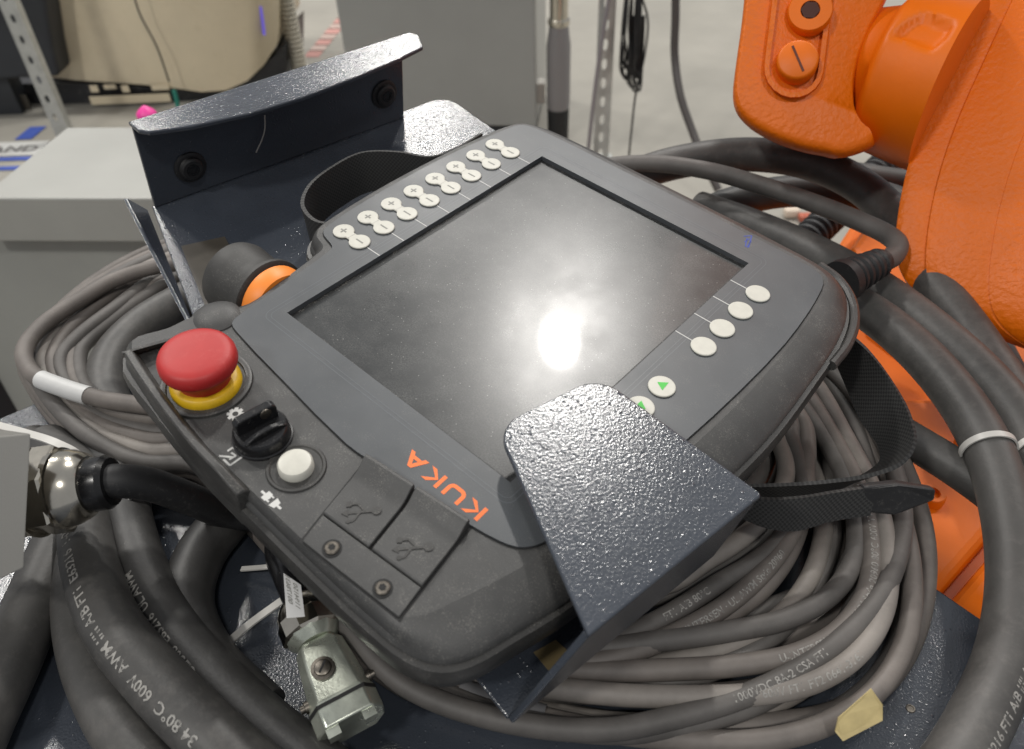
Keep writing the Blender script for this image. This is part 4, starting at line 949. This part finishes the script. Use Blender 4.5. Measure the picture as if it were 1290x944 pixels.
def usb(u, parent):
    c = bil(u, 0.47); e1 = (bil(u, .7) - bil(u, .2)).normalized(); e2 = (bil(u + .1, .47) - bil(u, .47)).normalized()
    def P(a, b): return tuple(c + (e2 * 0.75 - e1 * 0.65) * a * 1.2 + (e1 * 0.75 + e2 * .65) * b * 1.2)
    polys = [stroke(P(-4.6, 0), P(4.6, 0), .9), ngon(*P(4.6, 0), 1.7, 14), stroke(P(-.5, 0), P(-2.6, 2.6), .8), stroke(P(-2.6, 2.6), P(-4.2, 2.6), .8), stroke(P(1.2, 0), P(-1, -2.8), .8), stroke(P(-1, -2.8), P(-3.4, -2.8), .8), [P(-4.2, -1.2), P(-4.2, 1.2), P(-6.2, 0)], ngon(*P(-4.2, 2.6), .9, 8), [P(-3, -3.6), P(-3, -2), P(-4.6, -2), P(-4.6, -3.6)]]
    g = G()
    for k, p in enumerate(polys): g.add(*prism(p, 0.7, 1.22 + .012 * k))
    g.mesh('usb_emblem', RIM, parent, sharp=None)
usb(0.26, fa); usb(0.76, fb_)
for (x, y) in ((-38, 146.3), (-61.2, 144.7)):
    v, f = lathe([(0.05, 3.4), (0.26, 3.4), (0.28, 2.6)], (x, y, 0), (0, 0, 1), 24); w_ = mesh('screw_recess', v, f, GROOVE, st)
    v, f = lathe([(0.05, 2.5), (0.7, 2.5), (1.0, 2.1), (1.0, 1.1), (0.4, 0.9)], (x, y, 0), (0, 0, 1), 24); scw = mesh('screw', v, f, STEEL, st)
    v, f = prism(star(x, y, 1.25, .8, 6), 0.9, 1.03); mesh('screw_drive', v, f, GROOVE, st, sharp=None)
# space mouse
ms = bpy.data.objects.new('jog_mouse', None); COL.objects.link(ms); ms.parent = pd
MO = V((82, 76, -15)); MA = V((1, 0.04, -0.08))
v, f = lathe([(0, 16), (3, 17.5), (8, 17.5), (9, 15)], MO, MA, 40); mesh('orange_ring', v, f, ORG, ms)
v, f = lathe([(9.2, 18), (10, 19.2), (12, 19.2), (13, 17.5), (15, 16.6), (20, 16.8), (28, 18), (33, 18.6), (37, 17.8), (39, 14.6), (39.5, 0.1)], MO, MA, 44); mesh('rubber_knob', v, f, MOUSE, ms)
# strain relief
r0 = atd(1066, 352, 455); r1 = atd(1112, 329, 471); pr = [(-6, 12.5), (0, 12.5), (2, 11)]; LL = (r1 - r0).length
for k in range(5): s = 3 + k * (LL - 4) / 5; pr += [(s, 9.6 - .4 * k), (s + .8, 11.2 - .55 * k), (s + 2.9, 11.2 - .55 * k), (s + 3.6, 9.4 - .4 * k)]
pr += [(LL, 7.3), (LL + .5, 6.6)]
inv = RP.transposed()
v, f = lathe(pr, inv @ (r0 - PO), inv @ (r1 - r0), 28); mesh('strain_relief', v, f, BLKM, pd, sharp=30)
# edge strip at the cable corner
ep = [p + V((0, 0, -12)) for p in catmull([(-121.5, -64, 0), (-121, -80, 0), (-117, -97, 0), (-108, -112, 0), (-97, -120.5, 0), (-86, -123.5, 0)], 5)]
v, f = sweep(ep, 2.6, 10); mesh('corner_strip', v, f, RIM, pd)
# hand strap at the right: world points
def Lp(pts): return [inv @ (q - PO) for q in pts]
eA = [atz(1064, 416, 918), atz(1092, 440, 914), atz(1122, 478, 908), atz(1146, 522, 902), atz(1153, 556, 897), atz(1138, 582, 893), atz(1100, 598, 891), atz(1040, 607, 891), atz(980, 611, 892), atz(930, 612, 893)]
eB = [atz(1052, 452, 896), atz(1068, 490, 890), atz(1085, 530, 886), atz(1106, 560, 882), atz(1110, 580, 880), atz(1098, 593, 879), atz(1075, 606, 877), atz(1030, 628, 874), atz(980, 640, 874), atz(930, 642, 875)]
ss = ribbon('hand_strap', Lp(eA), Lp(eB), 1.8, STRAP, pd)
eA = [atz(928, 622, 896), atz(965, 628, 897), atz(1010, 626, 898), atz(1060, 618, 899), atz(1105, 612, 900)]
eB = [atz(930, 650, 885), atz(965, 664, 884), atz(1000, 668, 884), atz(1045, 656, 886), atz(1095, 648, 888)]
ribbon('strap_tail', Lp(eA), Lp(eB), 2.2, STRAP, ss)
ta = [atz(1088, 614, 901), atz(1132, 609, 902), atz(1180, 617, 902), atz(1178, 631, 896), atz(1128, 650, 889), atz(1086, 646, 889)]
nv = (ta[1] - ta[0]).cross(ta[4] - ta[0]).normalized(); nv = nv if nv.z > 0 else -nv
v, f = quad_slab(Lp(ta), inv @ (-nv), 5); bevel(mesh('strap_tab', v, f, BLKM, ss, sharp=None), 1.2, 3)
# strap loop at the jog key side
eA = [atz(606, 168, 956), atz(575, 186, 957), atz(542, 197, 958), atz(500, 191, 960), atz(456, 192, 961), atz(420, 209, 960), atz(390, 233, 958), atz(381, 258, 955), atz(398, 278, 953), atz(424, 282, 952)]
eB = [q + V((0.06, -0.09, -1)) * 23 for q in eA]
s2_ = ribbon('hand_strap', Lp(eA), Lp(eB), 2.0, STRAP, pd)

# ================================================================== CONNECTORS, TIES, TAGS
# grey junction box corner with nickel gland
jb = thing('junction_box', 'grey box corner with a nickel cable gland and black cable at the coil', 'junction box')
D0 = 300.0
fc = [atd(-60, 556, D0), atd(39, 546, D0), atd(30, 716, D0), atd(-60, 758, D0)]
bk_ = [p + fw * 40 - rt * 45 for p in fc]
v = fc + bk_; f = [(0, 1, 2, 3), (7, 6, 5, 4)] + [(i, (i + 1) % 4, 4 + (i + 1) % 4, 4 + i) for i in range(4)]
bevel(mesh('box_shell', v, f, GREYB, jb, sharp=None), 0.6, 2)
gc = atd(37, 622, 330); gax = (atd(160, 604, 330) - gc).normalized()
v, f = lathe([(-4, 17.6), (3, 17.6), (3.6, 18.8), (4.2, 18.8), (4.2, 17.2), (6, 17.0)], gc, gax, 40); mesh('gland_washer', v, f, NICK, jb, sharp=30)
v, f = lathe([(5, 18.2), (6, 19.2), (14, 19.2), (15, 18.2)], gc, gax, 6); hx = mesh('gland_hexagon', v, f, NICK, jb, sharp=30)
v, f = lathe([(13, 17), (15.6, 17.2), (16, 16.2), (20, 15.6), (24, 13.8), (26, 12), (26.4, 10.5)], gc, gax, 40); mesh('gland_dome', v, f, NICK, jb, sharp=30)
v, f = lathe([(24, 10.4), (27, 11.4), (33, 11.4), (35, 10)], gc, gax, 30); mesh('gland_seal', v, f, BLK, jb, sharp=30)
tube('outgoing_cable', [gc + gax * 28, gc + gax * 36, atd(186, 610, 338), atd(238, 628, 354), atz(290, 648, 862), atz(360, 650, 856)], 7.2, BLKM, jb, n=18)

# die-cast connector hood
ch = thing('connector_hood', 'rectangular zinc connector hood with nickel gland nut lying under the pendant edge', 'connector')
top = atz(386, 778, 868); bot = atz(443, 912, 862); ca = (bot - top).normalized(); cz = V((0, 0, 1)); cx = ca.cross(cz).normalized(); cz = cx.cross(ca).normalized()
if cz.z < 0: cz = -cz
def cp(s, x, z): return top + ca * s + cx * x + cz * z
L0 = (bot - top).length
secs = [(13, 7.5, 6), (16, 9.6, 7.6), (24, 10.6, 8.8), (L0 - 10, 12.2, 9.6), (L0 - 9, 13.0, 10.1), (L0 + 1, 13.0, 10.1)]
v = []; 
for s, hx_, hz in secs:
    c_ = 0.38
    for a, b in ((-1, -c_), (-1, c_), (-1 + c_ * .8, 1), (1 - c_ * .8, 1), (1, c_), (1, -c_), (1 - c_ * .8, -1), (-1 + c_ * .8, -1)): v.append(cp(s, a * hx_, b * hz))
f = [(k * 8 + i, k * 8 + (i + 1) % 8, k * 8 + 8 + (i + 1) % 8, k * 8 + 8 + i) for k in range(len(secs) - 1) for i in range(8)] + [tuple(range(8))[::-1], tuple(range(len(secs) * 8 - 8, len(secs) * 8))]
hood = bevel(mesh('hood_body', v, f, ZINC, ch, sharp=25), 0.8, 2)
v = [];
for s in (L0 - 8.2, L0 - 6.8):
    for a, b in ((-1, -.4), (-1, .4), (-.7, 1), (.7, 1), (1, .4), (1, -.4), (.7, -1), (-.7, -1)): v.append(cp(s, a * 13.3, b * 10.4))
mesh('hood_gasket', v, [(i, (i + 1) % 8, 8 + (i + 1) % 8, 8 + i) for i in range(8)] + [tuple(range(8))[::-1], tuple(range(8, 16))], GROOVE, ch, sharp=25)
v, f = lathe([(-0.5, 4.6), (0.3, 4.6), (0.5, 3.4), (1.2, 3.2), (1.6, 2.4), (1.6, 0.1)], cp(L0 - 21, 2, 9.6), cz, 24); sc_ = mesh('hood_screw', v, f, STEEL, ch)
v, f = boxg(cp(L0 - 21, 2, 9.6) + cz * 1.62, (5, .8, .15), ((ca + cx).normalized(), (cx - ca).normalized(), cz)); mesh('screw_slot', v, f, GROOVE, sc_, sharp=None)
for sgn in (-1, 1):
    v, f = lathe([(-1, 2.4), (1.2, 2.4), (1.4, 1.6), (3, 1.6)], cp(L0 - 13, 12 * sgn, 2), cx * sgn, 16); mesh('locking_pin', v, f, STEEL, ch)
for x_ in (-7, 7):
    v, f = boxg(cp(L0 + 2.5, x_, 6.5), (5, 4, 5), (cx, ca, cz)); mesh('locating_lug', v, f, ZINC, ch, sharp=None)
v, f = lathe([(13, 8), (11, 9.5), (8.5, 11.2)], top, ca, 28); mesh('gland_collar', v, f, ZINC, ch)
pr = []; v, f = lathe([(0, 11.4), (1, 12.4), (8, 12.4), (9, 11.2)], top, ca, 10); mesh('gland_nut', v, f, NICK, ch, sharp=20)
v, f = lathe([(-9, 6.6), (-8.5, 7.5), (-6, 9.8), (-2.5, 11.4), (1, 11.6)], top, ca, 32); mesh('gland_dome', v, f, NICK, ch, sharp=40)
tube('connector_cable', [top - ca * 8, top - ca * 22, atz(352, 690, 862), atz(370, 640, 856)], 6.6, BLK, ch)
# white identification tag on that cable
tq = [atz(357, 722, 890), atz(379, 737, 888), atz(384, 777, 884), atz(361, 779, 884)]
nv = (tq[1] - tq[0]).cross(tq[3] - tq[0]).normalized(); nv = nv if nv.z > 0 else -nv
v, f = quad_slab(tq, -nv, 0.4); tg = thing('cable_tag', 'white printed identification tag on the cable above the zinc connector', 'tag')
mesh('tag_card', v, f, TAPE, tg, sharp=None)
ux = (tq[2] - tq[1]).normalized(); uy = (tq[1] - tq[0]).normalized()
for k, s in enumerate(('1194150', '00178631')):
    v, f = textmesh(s, 3.3); base = tq[1].lerp(tq[2], .10) - uy * (2.6 + 4.0 * k) ; base = base + nv * .1
    nx = -ux
    start = tq[2] * 0.9 + tq[1] * 0.1 - uy * (1.6 + 3.8 * k) + nv * .15
    mesh('tag_lettering', [start - ux * (q[0] * .9) - uy * (2.6 - q[1]) * 1.0 for q in v], f, KEYMARK, tg, sharp=None)

# zip ties and loose strips
def strip(name, label, pts, wdt, th, m, cat, group=None, flatdir=(0, 0, 1)):
    C = catmull([V(p) for p in pts], 6); fd = V(flatdir); v = []; f = []
    for i, p in enumerate(C):
        t = (C[min(i + 1, len(C) - 1)] - C[max(i - 1, 0)]).normalized(); s = t.cross(fd).normalized() * wdt / 2; n = s.cross(t).normalized() * th / 2
        v += [p - s - n, p + s - n, p + s + n, p - s + n]
    m_ = len(C)
    f = [(i * 4 + k, i * 4 + (k + 1) % 4, i * 4 + 4 + (k + 1) % 4, i * 4 + 4 + k) for i in range(m_ - 1) for k in range(4)] + [(3, 2, 1, 0), (m_ * 4 - 4, m_ * 4 - 3, m_ * 4 - 2, m_ * 4 - 1)]
    return tag(mesh(name, v, f, m, None, sharp=40), label, cat, group)
strip('zip_tie', 'white zip tie end sticking out beside the zinc connector', [atz(272, 824, 843), atz(310, 790, 848), atz(362, 752, 856)], 3.6, 1.0, TIE, 'zip tie', 'zip ties')
strip('zip_tie', 'short white zip tie end above the long one near the zinc connector', [atz(304, 717, 845), atz(330, 715, 848), atz(356, 712, 852)], 2.4, 0.9, TIE, 'zip tie', 'zip ties')
strip('zip_tie', 'clear zip tie end bent over above the nickel gland', [atz(-10, 534, 880), atz(30, 545, 884), atz(70, 558, 886), atz(97, 573, 882), atz(92, 583, 876)], 4.0, 1.0, TIE, 'zip tie', 'zip ties')
strip('zip_tie', 'thin clear tie on the black cable leaving the nickel gland', [atz(150, 634, 868), atz(175, 622, 871), atz(200, 608, 866)], 2.2, 0.8, TIE, 'zip tie', 'zip ties')
# tie round the thick cable on the right: half ring over the jacket
k = min(range(len(CT)), key=lambda i: (CT[i] - atz(1244, 563, 867)).length); T = (CT[k + 1] - CT[k - 1]).normalized(); c0 = CT[k]
side = T.cross(V((0, 0, 1))).normalized(); upv = side.cross(T).normalized()
T2 = (T + side * 0.0).normalized()
pts = [c0 + (side * math.cos(a) + upv * math.sin(a)) * 12.4 for a in [math.pi * (-0.12 + 1.24 * j / 14) for j in range(15)]]
far = atz(1300, 552, 872)
if (pts[0] - far).length < (pts[-1] - far).length: pts = pts[::-1]
pts += [pts[-1].lerp(far, .5) + V((0, 0, 3)), far]
C = catmull(pts, 3); v = []; 
for i, p in enumerate(C):
    t = (C[min(i + 1, len(C) - 1)] - C[max(i - 1, 0)]).normalized(); n = T.cross(t).normalized() * .45; s = T * 1.6
    v += [p - s - n, p + s - n, p + s + n, p - s + n]
m_ = len(C); f = [(i * 4 + q, i * 4 + (q + 1) % 4, i * 4 + 4 + (q + 1) % 4, i * 4 + 4 + q) for i in range(m_ - 1) for q in range(4)] + [(3, 2, 1, 0), (m_ * 4 - 4, m_ * 4 - 3, m_ * 4 - 2, m_ * 4 - 1)]
tag(mesh('zip_tie', v, f, TIE, None, sharp=40), 'white zip tie strapped round the thick cable below the robot wrist', 'zip tie', 'zip ties')
# white marker sleeve and yellow tape flag on coil turns
k0 = min(range(len(MC)), key=lambda i: (MC[i] - atz(56, 478, ZPL + 36)).length); k1 = min(range(len(MC)), key=lambda i: (MC[i] - atz(110, 499, ZPL + 36)).length)
sleeve('marker_sleeve', MC, k0, k1 + 1, 5.15, TAPE, mo)
o, C, t, lay = loops[0]; 
fl_ = [atz(1056, 905, 870), atz(1098, 868, 880), atz(1112, 888, 876), atz(1112, 908, 870), atz(1062, 934, 862), atz(1052, 922, 864)]
nv = (fl_[1] - fl_[0]).cross(fl_[4] - fl_[0]).normalized()
v, f = quad_slab(fl_, nv * (1 if nv.z < 0 else -1), 0.5); tag(mesh('tape_flag', v, f, TAPEY, None, sharp=None), 'yellowed adhesive tape flag stuck on the outer turns of the coil', 'tape')
kk = loops[1]; o, C, t, lay = kk; k = min(range(len(C)), key=lambda i: (C[i] - atz(600, 925, 860)).length); sleeve('shrink_sleeve', C, k - 2, k + 5, 5.3, mat('sleeve_grey2', (0.13, 0.13, 0.135), 0.35), o)
